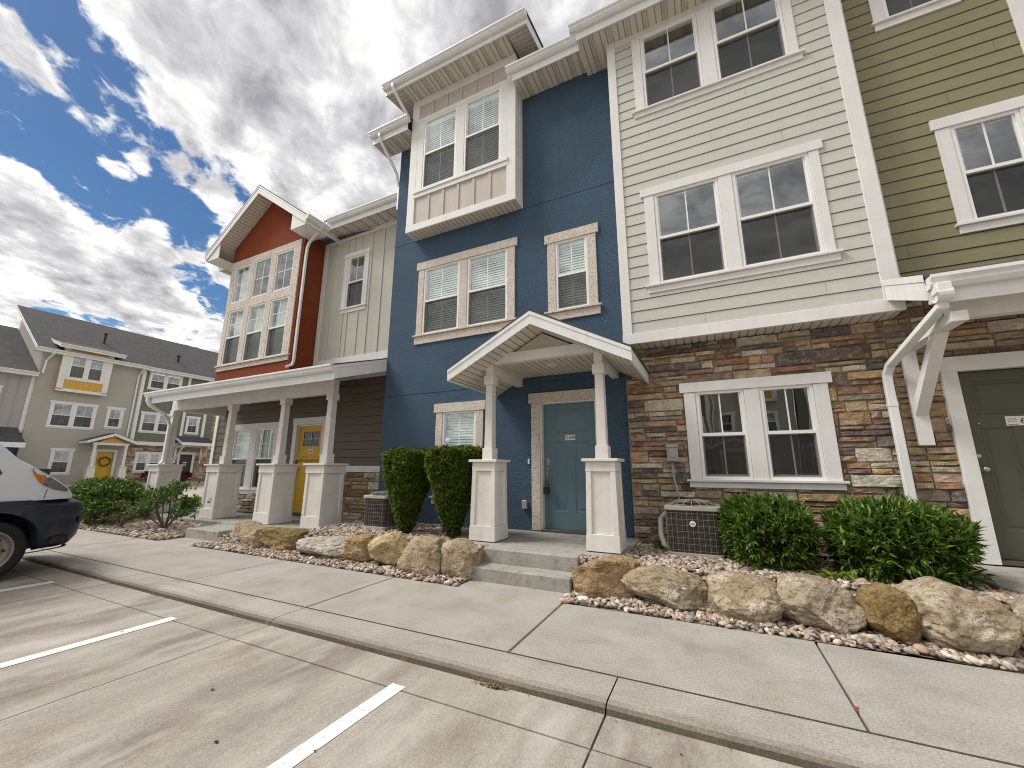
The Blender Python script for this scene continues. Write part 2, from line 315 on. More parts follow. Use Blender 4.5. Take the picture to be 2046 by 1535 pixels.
# ------------------------------------------------------------------ mesh helpers
OFF = {}
class MB:
    def __init__(s): s.v = []; s.f = []; s.c = []
    def face(s, pts, col=None):
        b = len(s.v); s.v += [tuple(p) for p in pts]; s.f.append(tuple(range(b, b + len(pts)))); s.c.append(col); return s
    def box(s, x0, x1, y0, y1, z0, z1, col=None):
        b = len(s.v); s.v += [(x, y, z) for z in (z0, z1) for y in (y0, y1) for x in (x0, x1)]
        for q in ((0, 2, 3, 1), (4, 5, 7, 6), (0, 1, 5, 4), (2, 6, 7, 3), (0, 4, 6, 2), (1, 3, 7, 5)):
            s.f.append(tuple(b + i for i in q)); s.c.append(col)
        return s
    def frustum(s, cx, cy, z0, z1, a0, b0, a1, b1):
        b = len(s.v)
        s.v += [(cx + i * a0, cy + j * b0, z0) for j in (-1, 1) for i in (-1, 1)] + [(cx + i * a1, cy + j * b1, z1) for j in (-1, 1) for i in (-1, 1)]
        for q in ((0, 2, 3, 1), (4, 5, 7, 6), (0, 1, 5, 4), (2, 6, 7, 3), (0, 4, 6, 2), (1, 3, 7, 5)):
            s.f.append(tuple(b + i for i in q)); s.c.append(None)
        return s
    def prism(s, poly, d0, d1):
        """poly: list of 3D points, extruded from +d0 to +d1 (vectors)"""
        b = len(s.v); n = len(poly); d0 = Vector(d0); d1 = Vector(d1)
        s.v += [tuple(Vector(p) + d0) for p in poly] + [tuple(Vector(p) + d1) for p in poly]
        s.f.append(tuple(range(b + n - 1, b - 1, -1))); s.f.append(tuple(range(b + n, b + 2 * n))); s.c += [None, None]
        for i in range(n):
            j = (i + 1) % n; s.f.append((b + i, b + j, b + n + j, b + n + i)); s.c.append(None)
        return s
    def sweep(s, pts, prof, side, closed=True, cap=True):
        """profile (a along side, b along up) swept along a polyline"""
        pts = [Vector(p) for p in pts]; side0 = Vector(side); rings = []
        for i, p in enumerate(pts):
            t = (pts[min(i + 1, len(pts) - 1)] - pts[max(i - 1, 0)]).normalized()
            sd_ = (side0 - t * side0.dot(t)).normalized(); up = t.cross(sd_)
            b = len(s.v); s.v += [tuple(p + sd_ * a + up * c) for a, c in prof]; rings.append(b)
        n = len(prof)
        for r0, r1 in zip(rings, rings[1:]):
            for i in range(n if closed else n - 1):
                j = (i + 1) % n; s.f.append((r0 + i, r0 + j, r1 + j, r1 + i)); s.c.append(None)
        if cap:
            s.f.append(tuple(rings[0] + i for i in reversed(range(n)))); s.f.append(tuple(rings[-1] + i for i in range(n))); s.c += [None, None]
        return s
    def tube(s, pts, r, n=10, cap=True):
        prof = [(r * math.cos(2 * math.pi * i / n), r * math.sin(2 * math.pi * i / n)) for i in range(n)]
        p0, p1 = Vector(pts[0]), Vector(pts[-1]); t = (p1 - p0).normalized()
        side = Vector((1, 0, 0)) if abs(t.x) < .8 else Vector((0, 1, 0))
        return s.sweep(pts, prof, side, True, cap)
    def lathe(s, c, axis, prof, n=32):
        """prof: (radius, offset along axis)"""
        ax = Vector(axis).normalized(); u = Vector((0, 0, 1)) if abs(ax.z) < .9 else Vector((1, 0, 0)); u = (u - ax * u.dot(ax)).normalized(); v = ax.cross(u)
        c = Vector(c); rings = []
        for r, o in prof:
            b = len(s.v); s.v += [tuple(c + ax * o + (u * math.cos(2 * math.pi * i / n) + v * math.sin(2 * math.pi * i / n)) * r) for i in range(n)]; rings.append(b)
        for r0, r1 in zip(rings, rings[1:]):
            for i in range(n):
                j = (i + 1) % n; s.f.append((r0 + i, r0 + j, r1 + j, r1 + i)); s.c.append(None)
        return s
    def build(s, name, mat, parent=None, bevel=0, smooth=False, loc=None, add=None):
        me = bpy.data.meshes.new(name)
        o = Vector(OFF.get(parent.name, (0, 0, 0))) if parent else Vector(loc or (0, 0, 0))
        vs = np.array(s.v, dtype=np.float32) - np.array(o, dtype=np.float32)
        me.from_pydata(vs.tolist(), [], s.f)
        if any(c is not None for c in s.c):
            a = me.color_attributes.new('Col', 'FLOAT_COLOR', 'CORNER'); buf = []
            for f, c in zip(s.f, s.c): buf += list((*(c or (.3, .3, .3)), 1.0)) * len(f)
            a.data.foreach_set('color', buf)
        me.materials.append(MT[mat])
        if smooth: me.polygons.foreach_set('use_smooth', [True] * len(me.polygons))
        ob = bpy.data.objects.new(name, me); COL.objects.link(ob)
        if parent: ob.parent = parent; OFF[ob.name] = o
        else: ob.location = o; OFF[ob.name] = o
        if smooth == 'angle':
            pass
        if bevel:
            b = ob.modifiers.new('bevel', 'BEVEL'); b.width = bevel; b.segments = 1; b.limit_method = 'ANGLE'; b.angle_limit = R(40)
        return ob
def tag(o, label=None, cat=None, group=None, kind=None):
    if label: o['label'] = label
    if cat: o['category'] = cat
    if group: o['group'] = group
    if kind: o['kind'] = kind
    return o
def thing(name, label, cat, loc, group=None, local=False, rotz=0):
    o = bpy.data.objects.new(name, None); COL.objects.link(o); o.location = loc; o.rotation_euler = (0, 0, rotz)
    o.empty_display_size = .3
    OFF[o.name] = (0, 0, 0) if local else tuple(loc)
    return tag(o, label, cat, group)
Z = lambda z: z + EYE

def subtract(a, b, holes):
    out_ = [(a, b)]
    for h0, h1 in holes:
        nx = []
        for p, q in out_:
            if h1 <= p or h0 >= q: nx.append((p, q)); continue
            if h0 > p: nx.append((p, h0))
            if h1 < q: nx.append((h1, q))
        out_ = nx
    return [(p, q) for p, q in out_ if q - p > .004]
def stucco(mb, x0, x1, z0, z1, y, holes=(), joints=(), reveal=.12):
    xs = sorted({x0, x1} | {min(max(v, x0), x1) for h in holes for v in h[:2]})
    zs = sorted({z0, z1} | {min(max(v, z0), z1) for h in holes for v in h[2:]} | {v for j in joints for v in (j - .006, j + .006)})
    def solid(a, b, c, d):
        mx_, mz_ = (a + b) / 2, (c + d) / 2
        return not any(h[0] < mx_ < h[1] and h[2] < mz_ < h[3] for h in holes)
    for a, b in zip(xs, xs[1:]):
        for c, d in zip(zs, zs[1:]):
            if not solid(a, b, c, d): continue
            yy = y + .012 if any(c >= j - .0065 and d <= j + .0065 for j in joints) else y
            mb.face([(a, yy, c), (b, yy, c), (b, yy, d), (a, yy, d)])
            if yy > y:
                mb.face([(a, y, d), (a, yy, d), (b, yy, d), (b, y, d)]); mb.face([(a, y, c), (b, y, c), (b, yy, c), (a, yy, c)])
    for h in holes:
        a, b, c, d = h[:4]; yb = y + reveal
        mb.face([(a, y, c), (a, yb, c), (a, yb, d), (a, y, d)]); mb.face([(b, y, c), (b, y, d), (b, yb, d), (b, yb, c)])
        mb.face([(a, y, c), (b, y, c), (b, yb, c), (a, yb, c)]); mb.face([(a, y, d), (a, yb, d), (b, yb, d), (b, y, d)])
def lap(mb, x0, x1, z0, z1, y, pitch=.178, holes=()):
    k = 0; z = z0
    while z < z1 - .01:
        zt = min(z + pitch, z1)
        cuts = sorted({z, zt} | {v for h in holes for v in h[2:4] if z < v < zt})
        for ca, cb in zip(cuts, cuts[1:]):
            hs_ = [(h[0], h[1]) for h in holes if h[2] < (ca + cb) / 2 < h[3]]
            segs = []
            for a, b in subtract(x0, x1, hs_):
                mb.face([(a, y + .0135, ca), (b, y + .0135, ca), (b, y + .0135, cb), (a, y + .0135, cb)])
                jx = x0 + ((k * 1.37 + x0 * 3.1) % 3.6) + .2
                segs += [(a, jx - .0016), (jx + .0016, b)] if a + .15 < jx < b - .15 else [(a, b)]
            for a, b in segs:
                f = lambda zz: y - .016 + .011 * (zz - z) / pitch
                top = cb if cb < zt else zt - .010
                mb.face([(a, f(ca), ca), (b, f(ca), ca), (b, f(top), top), (a, f(top), top)])
                if ca == z: mb.face([(a, f(z), z), (a, y + .012, z), (b, y + .012, z), (b, f(z), z)])
                if cb == zt:
                    mb.face([(a, y + .012, top), (b, y + .012, top), (b, y + .012, zt), (a, y + .012, zt)])
                    mb.face([(a, f(top), top), (b, f(top), top), (b, y + .012, top), (a, y + .012, top)])
        z = zt; k += 1
PALETTE = [(.40, .29, .17), (.47, .38, .26), (.29, .145, .075), (.33, .18, .10), (.17, .115, .092), (.15, .125, .118), (.40, .33, .235), (.36, .225, .125),
           (.54, .46, .35), (.24, .165, .115), (.42, .27, .12), (.29, .24, .185), (.30, .185, .125)]
def ashlar(mb, x0, x1, z0, z1, y, holes=(), seed=1, band=(.125, .19), ln=(.20, .58)):
    r = random.Random(seed)
    def stone(a, b, c, d):
        for h in holes:
            if h[0] < b and h[1] > a and h[2] < d and h[3] > c:
                if h[0] <= a and h[1] >= b:
                    if h[2] <= c and h[3] >= d: return
                    if c < h[2] < d: d = h[2]
                    elif c < h[3] < d: c = h[3]
                elif a < h[0] and h[1] < b:
                    stone(a, h[0], c, d); stone(h[1], b, c, d); return
                elif a < h[0]: b = h[0]
                else: a = h[1]
        if b - a < .02 or d - c < .02: return
        g = .005; a += g; b -= g; c += g; d -= g
        if b - a < .01 or d - c < .01: return
        p = r.uniform(.016, .056); ch = min(.010, (b - a) / 4, (d - c) / 4)
        base = r.choice(PALETTE); gy = sum(base) / 3; base = tuple(v * .86 + gy * f * .14 for v, f in zip(base, (1.06, 1.0, .9))); k = r.uniform(.90, 1.34); col = tuple(min(.6, v * k * r.uniform(.94, 1.06)) for v in base)
        # irregular front: 4x2 grid of jittered depth
        nx = max(2, int((b - a) / .07)); base_i = len(mb.v)
        xs_ = [a + (b - a) * i / nx for i in range(nx + 1)]
        rows = []
        jj = lambda: r.uniform(-.004, .004)
        for (zz, yy, ins) in ((c, 0, 0), (c + ch + jj() * .5, 1, 1), ((c + d) / 2 + jj(), 1, 1), (d - ch + jj() * .5, 1, 1), (d, 0, 0)):
            row = []
            for i, x in enumerate(xs_):
                edge = i in (0, nx)
                dep = p * (1 if yy else .25) * (.45 if edge and yy else 1) + (r.uniform(-.006, .006) if yy else 0)
                xx = x + (jj() if not edge else (ch * .4 * (1 if i == 0 else -1) if yy else 0))
                row.append(len(mb.v)); mb.v.append((xx, y - dep, zz + (jj() if yy else jj() * .6)))
            rows.append(row)
        for r0, r1 in zip(rows, rows[1:]):
            for i in range(nx): mb.f.append((r0[i], r0[i + 1], r1[i + 1], r1[i])); mb.c.append(col)
        b0 = len(mb.v)
        fr = [mb.v[q] for q in rows[0]] ; tp = [mb.v[q] for q in rows[-1]]
        mb.face([fr[0], (a, y, c), (b, y, c), fr[-1]], col); mb.face([tp[0], tp[-1], (b, y, d), (a, y, d)], col)
        for side, x in ((0, a), (-1, b)):
            pts = [mb.v[rw[side]] for rw in rows]
            mb.face([(x, y, c)] + pts + [(x, y, d)], col)
    z = z0
    while z < z1 - .02:
        bh = r.uniform(*band); zt = min(z + bh, z1)
        if z1 - zt < .06: zt = z1
        x = x0 - r.uniform(0, .3)
        while x < x1:
            le = r.uniform(*ln); a, b = max(x, x0), min(x + le, x1); x += le
            if b - a < .04: continue
            t = r.random()
            if t < .22: stone(a, b, z, zt)
            else:
                zm = z + (zt - z) * r.uniform(.36, .64)
                for c, d in ((z, zm), (zm, zt)):
                    if r.random() < .30 and b - a > .25:
                        m_ = a + (b - a) * r.uniform(.35, .65); stone(a, m_, c, d); stone(m_, b, c, d)
                    else: stone(a, b, c, d)
        z = zt
def ribbed(mb, o, u, v, n, ulen, vlen, pitch=.1, vent=True):
    """grooved soffit sheet: o corner, u along, v across, n the way it faces"""
    o = Vector(o); u = Vector(u).normalized(); v = Vector(v); n = Vector(n).normalized(); v = v.normalized() * vlen
    k = 0; a = 0.0
    def strip(s0, s1, d):
        p, q = o + u * s0 - n * d, o + u * s1 - n * d
        mb.face([p, q, q + v, p + v])
    def side(s0, d0, d1):
        p = o + u * s0; mb.face([p - n * d0, p - n * d1, p - n * d1 + v, p - n * d0 + v])
    while a < ulen - .001:
        b = min(a + pitch, ulen)
        if vent and k % 3 == 2:
            m_ = max(2, int((b - a) / .02)); st = (b - a) / m_
            for i in range(m_):
                d = .016 if i % 2 else 0.002
                strip(a + i * st, a + (i + 1) * st, d); side(a + i * st, 0, .016)
        else:
            g = min(.016, (b - a) / 3); strip(a, b - g, 0); strip(b - g, b, .024); side(b - g, 0, .024); side(b, 0, .024)
        a = b; k += 1
GUT = [(0, 0), (.055, 0), (.088, .035), (.088, .062), (.118, .09), (.118, .122), (.106, .122), (.104, .112), (0, .112)]
def gutter(H, x0, x1, yf, ztop, h=.122, name='gutter'):
    mb = MB()
    prof = [(x0, yf - a, ztop - h + b) for a, b in GUT]
    mb.prism(prof, (0, 0, 0), (x1 - x0, 0, 0))
    x = x0 + 2.2
    while x < x1 - .5:
        mb.prism([(x, yf - a * 1.02 - .001, ztop - h + b - .001) for a, b in GUT[:6]] + [(x, yf, ztop)], (0, 0, 0), (.03, 0, 0)); x += 3.05
    return mb.build(name, 'white_metal', H)
def spout(H, pts, side=(1, 0, 0), wd=.075, dp=.055, parent=None):
    mb = MB(); a, b = wd / 2, dp / 2; r = .008
    prof = [(-a + r, -b), (-a / 3, -b + .004), (a / 3, -b + .004), (a - r, -b), (a, -b + r), (a, b - r), (a - r, b), (-a + r, b), (-a, b - r), (-a, -b + r)]
    mb.sweep(pts, prof, side)
    for p, q in zip(pts, pts[1:]):
        if (Vector(q) - Vector(p)).length > 1.2 and abs(Vector(q).z - Vector(p).z) > 1:
            m_ = Vector(p).lerp(Vector(q), .12); dn = (Vector(q) - Vector(p)).normalized()
            mb.sweep([m_, m_ + dn * .05], [(x * 1.10, y * 1.14) for x, y in prof], side)
    return mb.build('downspout', 'white_metal', H)
def eave(H, x0, x1, yw, yf, zs, zt, slope=.5, run=5.0, gx=None, roof='shingle', ends=(True, True), gut=True, vent=True, mat='white_metal', soff='white_soffit', pitch=.1):
    mb = MB(); ribbed(mb, (x0, yf + .022, zs), (1, 0, 0), (0, 1, 0), (0, 0, -1), x1 - x0, yw - yf - .022, pitch, vent); mb.build('soffit', soff, H)
    mb = MB(); mb.box(x0, x1, yf, yf + .022, zs - .025, zt - .02)
    for e, xa in zip(ends, (x0, x1 - .02)):
        if e: mb.prism([(xa, yf + .0225, zs - .006), (xa, yw, zs - .006), (xa, yw, zt + (yw - yf) * slope - .03), (xa, yf + .0225, zt - .03)], (0, 0, 0), (.02, 0, 0))
    mb.build('fascia', mat, H)
    if gut: gutter(H, *(gx or (x0, x1)), yf - .003, zt)
    mb = MB(); mb.prism([(x0 - .02, yf - .04, zt - .018), (x0 - .02, yf + run, zt - .018 + (run + .04) * slope), (x0 - .02, yf + run, zt + .02 + (run + .04) * slope), (x0 - .02, yf - .04, zt + .02)], (0, 0, 0), (x1 - x0 + .04, 0, 0))
    mb.build('roof', roof, H)

# ------------------------------------------------------------------ windows and doors
def sash(H, W, x0, x1, z0, z1, y, upper=(2, 1), lower=(2, 1), hung=True, blind=False, split=.5, deep=True, lod=0, curtain=False):
    """one vinyl unit: frame, panes, screen and blind are sub-parts of window W"""
    fw = .038 if not lod else .05; mb = MB(); ya, yb = y - .014, y + .07
    zm = z0 + (z1 - z0) * split
    mb.box(x0, x0 + fw, ya, yb, z0, z1); mb.box(x1 - fw, x1, ya, yb, z0, z1)
    mb.box(x0 + fw, x1 - fw, ya, yb, z1 - fw, z1); mb.box(x0 + fw, x1 - fw, ya, yb, z0, z0 + fw)
    ix0, ix1 = x0 + fw, x1 - fw
    gy_u = y + .016; gy_l = y + .040
    def munt(za, zb, nx, nz, gy, t=.009):
        for i in range(1, nx): xx = ix0 + (ix1 - ix0) * i / nx; mb.box(xx - t, xx + t, gy - .004, gy + .006, za, zb)
        for j in range(1, nz):
            zz = za + (zb - za) * j / nz
            for i in range(nx):
                xa = ix0 + (ix1 - ix0) * i / nx + (t if i else 0); xb = ix0 + (ix1 - ix0) * (i + 1) / nx - (t if i < nx - 1 else 0)
                mb.box(xa, xb, gy - .004, gy + .006, zz - t, zz + t)
    if hung:
        mb.box(ix0, ix1, ya + .004, y + .05, zm - .02, zm + .022)
        s = .022
        mb.box(ix0, ix0 + s, y + .006, y + .032, zm + .022, z1 - fw); mb.box(ix1 - s, ix1, y + .006, y + .032, zm + .022, z1 - fw)
        mb.box(ix0, ix0 + s, y + .028, y + .056, z0 + fw, zm - .02); mb.box(ix1 - s, ix1, y + .028, y + .056, z0 + fw, zm - .02)
        mb.box(ix0 + s, ix1 - s, y + .028, y + .056, z0 + fw, z0 + fw + .03)
        munt(zm + .022, z1 - fw, upper[0], upper[1], gy_u); munt(z0 + fw + .03, zm - .02, lower[0], lower[1], gy_l)
    else: munt(z0 + fw, z1 - fw, upper[0], upper[1], gy_u)
    mb.build('window_frame', 'vinyl_white', W)
    mb = MB()
    if hung:
        mb.face([(ix0, gy_u, zm + .02), (ix1, gy_u, zm + .02), (ix1, gy_u, z1 - fw), (ix0, gy_u, z1 - fw)])
        mb.face([(ix0, gy_l, z0 + fw), (ix1, gy_l, z0 + fw), (ix1, gy_l, zm - .018), (ix0, gy_l, zm - .018)])
    else: mb.face([(ix0, gy_u, z0 + fw), (ix1, gy_u, z0 + fw), (ix1, gy_u, z1 - fw), (ix0, gy_u, z1 - fw)])
    mb.build('pane', 'window_glass', W)
    if hung and lod < 2:
        mb = MB(); ys = y + .010; q = .012
        mb.face([(ix0 + q, ys, z0 + fw + q), (ix1 - q, ys, z0 + fw + q), (ix1 - q, ys, zm - .02 - q), (ix0 + q, ys, zm - .02 - q)])
        mb.build('insect_screen', 'screen_mesh', W)
        if not lod:
            mb = MB(); e_ = .011; za, zb_ = z0 + fw + .001, zm - .021
            for q0, q1, q2, q3 in ((ix0 + .001, ix0 + e_, za, zb_), (ix1 - e_, ix1 - .001, za, zb_), (ix0 + e_, ix1 - e_, za, za + e_), (ix0 + e_, ix1 - e_, zb_ - e_, zb_)): mb.box(q0, q1, ys - .005, ys + .004, q2, q3)
            mb.build('screen_frame', 'screen_rim', W)
    if blind:
        mb = MB(); zz = z0 + .03; sp = .050; dp = .0455; yb0 = y + .082
        while zz < z1 - .03:
            k = rnd.uniform(-.004, .004)
            mb.face([(ix0 + .006, yb0, zz), (ix1 - .006, yb0, zz), (ix1 - .006, yb0 + .018, zz + dp + k), (ix0 + .006, yb0 + .018, zz + dp + k)]); zz += sp
        for t in (.22, .78):
            xx = ix0 + (ix1 - ix0) * t; mb.box(xx - .0025, xx + .0025, yb0 - .006, yb0 - .002, z0 + .03, z1 - .03)
        mb.box(ix0 + .004, ix1 - .004, yb0 - .012, yb0 + .02, z1 - fw - .045, z1 - fw)
        mb.build('blind', 'blind_white', W)
    if curtain:
        mb = MB(); n_ = 22
        for i in range(n_):
            xa = ix0 + (ix1 - ix0) * i / n_; xb = ix0 + (ix1 - ix0) * (i + 1) / n_
            ya_ = y + .16 + .02 * math.sin(i * 1.7); yb_ = y + .16 + .02 * math.sin((i + 1) * 1.7)
            mb.face([(xa, ya_, z0), (xb, yb_, z0), (xb, yb_, z1), (xa, ya_, z1)])
        mb.build('curtain', 'blind_white', W)
def window(H, frames, z0, z1, y, xl, xr, zhead, zapron, mat='white_trim', head_over=.05, sill_over=.06, proud=.028, label=None, sill=True, head=True, **kw):
    """one framed opening: casing boards make the window mesh, everything set in it is a sub-part"""
    mb = MB(); yc = y - proud
    if head: mb.box(xl - head_over, xr + head_over, yc - .012, y + .01, z1, zhead)
    else: mb.box(xl, xr, yc, y + .01, z1, zhead)
    fs = sorted(frames)
    edges = [xl] + [v for f in fs for v in f] + [xr]
    for a, b in zip(edges[::2], edges[1::2]):
        if b - a > .005: mb.box(a + (.003 if a > xl else 0), b - (.003 if b < xr else 0), yc, y + .01, z0, z1 - .003)
    if sill:
        mb.box(xl - sill_over, xr + sill_over, yc - .035, y + .01, z0 - .032, z0)
        mb.box(xl - sill_over + .03, xr + sill_over - .03, yc, y + .01, zapron, z0 - .032)
    W = mb.build('window', mat, H, bevel=.003)
    if label: W['label'] = label
    for a, b in fs: sash(H, W, a, b, z0, z1, y, **kw)
    return W
def hole(frames, z0, z1): return (min(f[0] for f in frames) - .02, max(f[1] for f in frames) + .02, z0 - .02, z1 + .02)
def panelled_door(H, x0, x1, z0, z1, y, mat, panels, lites=None):
    xs = sorted({x0, x1} | {v for p in panels for v in p[:2]} | ({v for v in lites[:2]} if lites else set()))
    zs = sorted({z0, z1} | {v for p in panels for v in p[2:]} | ({v for v in lites[2:]} if lites else set()))
    mb = MB()
    for a, b in zip(xs, xs[1:]):
        for c, d in zip(zs, zs[1:]):
            mx_, mz_ = (a + b) / 2, (c + d) / 2
            if any(p[0] < mx_ < p[1] and p[2] < mz_ < p[3] for p in panels): continue
            if lites and lites[0] < mx_ < lites[1] and lites[2] < mz_ < lites[3]: continue
            mb.face([(a, y, c), (b, y, c), (b, y, d), (a, y, d)])
    for a, b, c, d in panels:
        def loop(i, yy): return [(a + i, yy, c + i), (b - i, yy, c + i), (b - i, yy, d - i), (a + i, yy, d - i)]
        seq = [loop(0, y), loop(.012, y + .011), loop(.03, y + .012), loop(.055, y + .004)]
        for p, q in zip(seq, seq[1:]):
            for i in range(4): j = (i + 1) % 4; mb.face([p[i], p[j], q[j], q[i]])
        mb.face(seq[-1])
    D = mb.build('door', mat, H)
    return D
def board(H, name, mat, *boxes, bevel=.003):
    mb = MB()
    for b in boxes: mb.box(*b)
    return mb.build(name, mat, H, bevel=bevel)
def text_mesh(name, s, size, mat, parent, loc, rotz=0, rx=90):
    cu_ = bpy.data.curves.new(name, 'FONT'); cu_.body = s; cu_.size = size; cu_.extrude = .0008; cu_.align_x = 'CENTER'; cu_.align_y = 'CENTER'
    tmp = bpy.data.objects.new(name, cu_); COL.objects.link(tmp)
    bpy.context.view_layer.update()
    me = bpy.data.meshes.new_from_object(tmp.evaluated_get(bpy.context.evaluated_depsgraph_get()))
    bpy.data.objects.remove(tmp); me.materials.append(MT[mat])
    me.transform(Matrix.Translation(Vector(loc) - Vector(OFF[parent.name])) @ Matrix.Rotation(R(rotz), 4, 'Z') @ Matrix.Rotation(R(rx), 4, 'X'))
    ob = bpy.data.objects.new(name, me); COL.objects.link(ob); ob.parent = parent; OFF[ob.name] = OFF[parent.name]; return ob
def plaque(D, xc, zc, y, txt='', wd=.17, ht=.085):
    p = board(D, 'number_plate', 'sign_white', (xc - wd / 2, xc + wd / 2, y - .006, y - .001, zc - ht / 2, zc + ht / 2), bevel=0)
    return p

# ------------------------------------------------------------------ ground, road, curb, walk
def struct(name, mb, mat, **k): return tag(mb.build(name, mat, None, **k), kind='structure')
mb = MB(); mb.face([(-600, -600, -.16), (600, -600, -.16), (600, 600, -.16), (-600, 600, -.16)]); struct('ground', mb, 'ground_earth')
mb = MB(); xs = [-60, -30, -18.4, -15.45, -12.5, -9.55, -6.57, -3.60, -.655, 2.3, 5.25, 8.2, 30]; ys = [-30, -12, -7.3, -2.5, 2.232, 2.545]
for i, (a, b) in enumerate(zip(xs, xs[1:])):
    for j, (c, d) in enumerate(zip(ys, ys[1:])):
        g = .006; tz = rnd.uniform(-.0015, .0015)
        mb.box(a + g, b - g, c + g, d - (g if j < 4 else 0), -.15, -.045 + tz)
ROAD = struct('road', mb, 'road_concrete')
mb = MB()   # low rolled curb; its face is stained by gutter dirt
xs = [-15.4, -12.45, -9.5, -6.55, -3.60, -.655, 2.3, 5.25, 8.2, 14]
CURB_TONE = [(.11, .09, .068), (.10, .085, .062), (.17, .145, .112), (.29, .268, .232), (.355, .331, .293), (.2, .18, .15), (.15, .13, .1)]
prof = [(2.5455, -.14), (2.5455, -.05), (2.555, -.018), (2.578, -.004), (2.62, .001), (2.889, .001), (2.895, -.004), (2.895, -.14)]
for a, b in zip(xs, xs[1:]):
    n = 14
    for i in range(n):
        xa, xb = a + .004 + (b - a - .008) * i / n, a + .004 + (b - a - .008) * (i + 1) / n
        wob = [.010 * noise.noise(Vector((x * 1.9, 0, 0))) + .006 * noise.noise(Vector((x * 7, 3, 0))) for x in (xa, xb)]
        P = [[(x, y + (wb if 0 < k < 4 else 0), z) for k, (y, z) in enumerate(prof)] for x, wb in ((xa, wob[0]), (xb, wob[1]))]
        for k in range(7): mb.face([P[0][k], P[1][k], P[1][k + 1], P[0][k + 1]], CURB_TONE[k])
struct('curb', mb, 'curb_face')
mb = MB(); xs = [-26, -20, -15.9, -13.9, -11.85, -9.8, -7.75, -5.68, -3.61, -1.445, .605, 2.7, 4.8, 7, 14]
for a, b in zip(xs, xs[1:]):
    z = rnd.uniform(-.002, .002); mb.box(a + .008, b - .008, 2.914, 4.12, -.14, z)
mb.box(-2.70, -1.46, 4.124, 4.60, -.14, .001); mb.box(-9.28, -8.14, 4.124, 4.7, -.14, .001)
struct('sidewalk', mb, 'walk_concrete', bevel=.006)
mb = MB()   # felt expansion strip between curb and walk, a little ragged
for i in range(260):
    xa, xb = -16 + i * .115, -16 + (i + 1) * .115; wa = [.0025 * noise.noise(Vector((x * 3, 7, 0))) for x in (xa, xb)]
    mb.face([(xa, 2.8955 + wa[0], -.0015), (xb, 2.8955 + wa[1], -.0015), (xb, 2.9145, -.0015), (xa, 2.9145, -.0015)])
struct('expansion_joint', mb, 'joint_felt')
mb = MB(); mb.box(-38.5, -20.5, 2.915, 90, -.15, -.02); struct('side_street', mb, 'road_concrete')
mb = MB(); mb.box(-39.0, -36.6, 2, 60, -.15, .16); struct('far_pavement', mb, 'walk_concrete')
mb = MB(); mb.box(-20.45, -13.6, 6.3, 40, -.15, .03); lawn = struct('lawn', mb, 'lawn_soil')
# painted stall lines
tag(None or MB().box(-1.955, -1.85, -3.0, 2.275, -.0445, -.0415).build('parking_line', 'paint_white'), 'white painted stall line nearest the camera, running out of the bottom edge', 'parking line', 'painted stall lines')
tag(MB().box(-4.60, -4.49, -3.0, 2.27, -.0445, -.0415).build('parking_line', 'paint_white'), 'white painted stall line in the middle of the empty bay, a dark chip on it', 'parking line', 'painted stall lines')
tag(MB().box(-7.30, -7.19, -3.0, 2.26, -.0445, -.0415).build('parking_line', 'paint_white'), 'white painted stall line beside the front wheel of the van', 'parking line', 'painted stall lines')
mb = MB()
for a, b in ((.6, 3.13), (.612, 3.15)): mb.box(a - .008, a + .010, b - .008, b + .007, -.001, .0035)
tag(mb.build('paint_mark', 'red_paint'), 'small red paint splash on the sidewalk joint', 'paint mark')
mb = MB()   # dark gum spots and chips on the concrete
for x, y in ((-2.35, 1.45), (-2.08, 1.35), (-1.62, 1.28), (-2.9, 1.72), (-1.85, 1.62), (-4.55, 1.9), (-5.4, 2.1), (-.25, 2.38), (.4, 2.2)):
    r_ = rnd.uniform(.007, .017); k = 7
    mb.face([(x + r_ * math.cos(6.283 * i / k) * rnd.uniform(.6, 1.2), y + .8 * r_ * math.sin(6.283 * i / k) * rnd.uniform(.6, 1.2), -.0385) for i in range(k)])
tag(mb.build('gum_spots', 'black_plastic'), 'dark gum spots scattered over the parking concrete', 'stain', kind='stuff')

mb = MB()   # leaf litter caught against the curb
for i in range(170):
    if i < 80: x, y = rnd.gauss(-1.36, .05), 2.525 + abs(rnd.gauss(0, .018)) - .02
    else: x, y = rnd.uniform(-9, 2), 2.53 - abs(rnd.gauss(0, .02))
    a = rnd.uniform(0, 6.28); l_ = rnd.uniform(.006, .022) if i < 80 else rnd.uniform(.003, .010); w_ = l_ * .35; z = -.0425 + rnd.uniform(0, .012 if i < 80 else .003)
    c_, s_ = math.cos(a), math.sin(a)
    mb.face([(x + c_ * l_, y + s_ * l_, z), (x - s_ * w_, y + c_ * w_, z + .004), (x - c_ * l_, y - s_ * l_, z + .002), (x + s_ * w_, y - c_ * w_, z)])
tag(mb.build('leaf_litter', 'dry_leaf'), 'dry leaf litter caught along the foot of the curb', 'litter', kind='stuff')

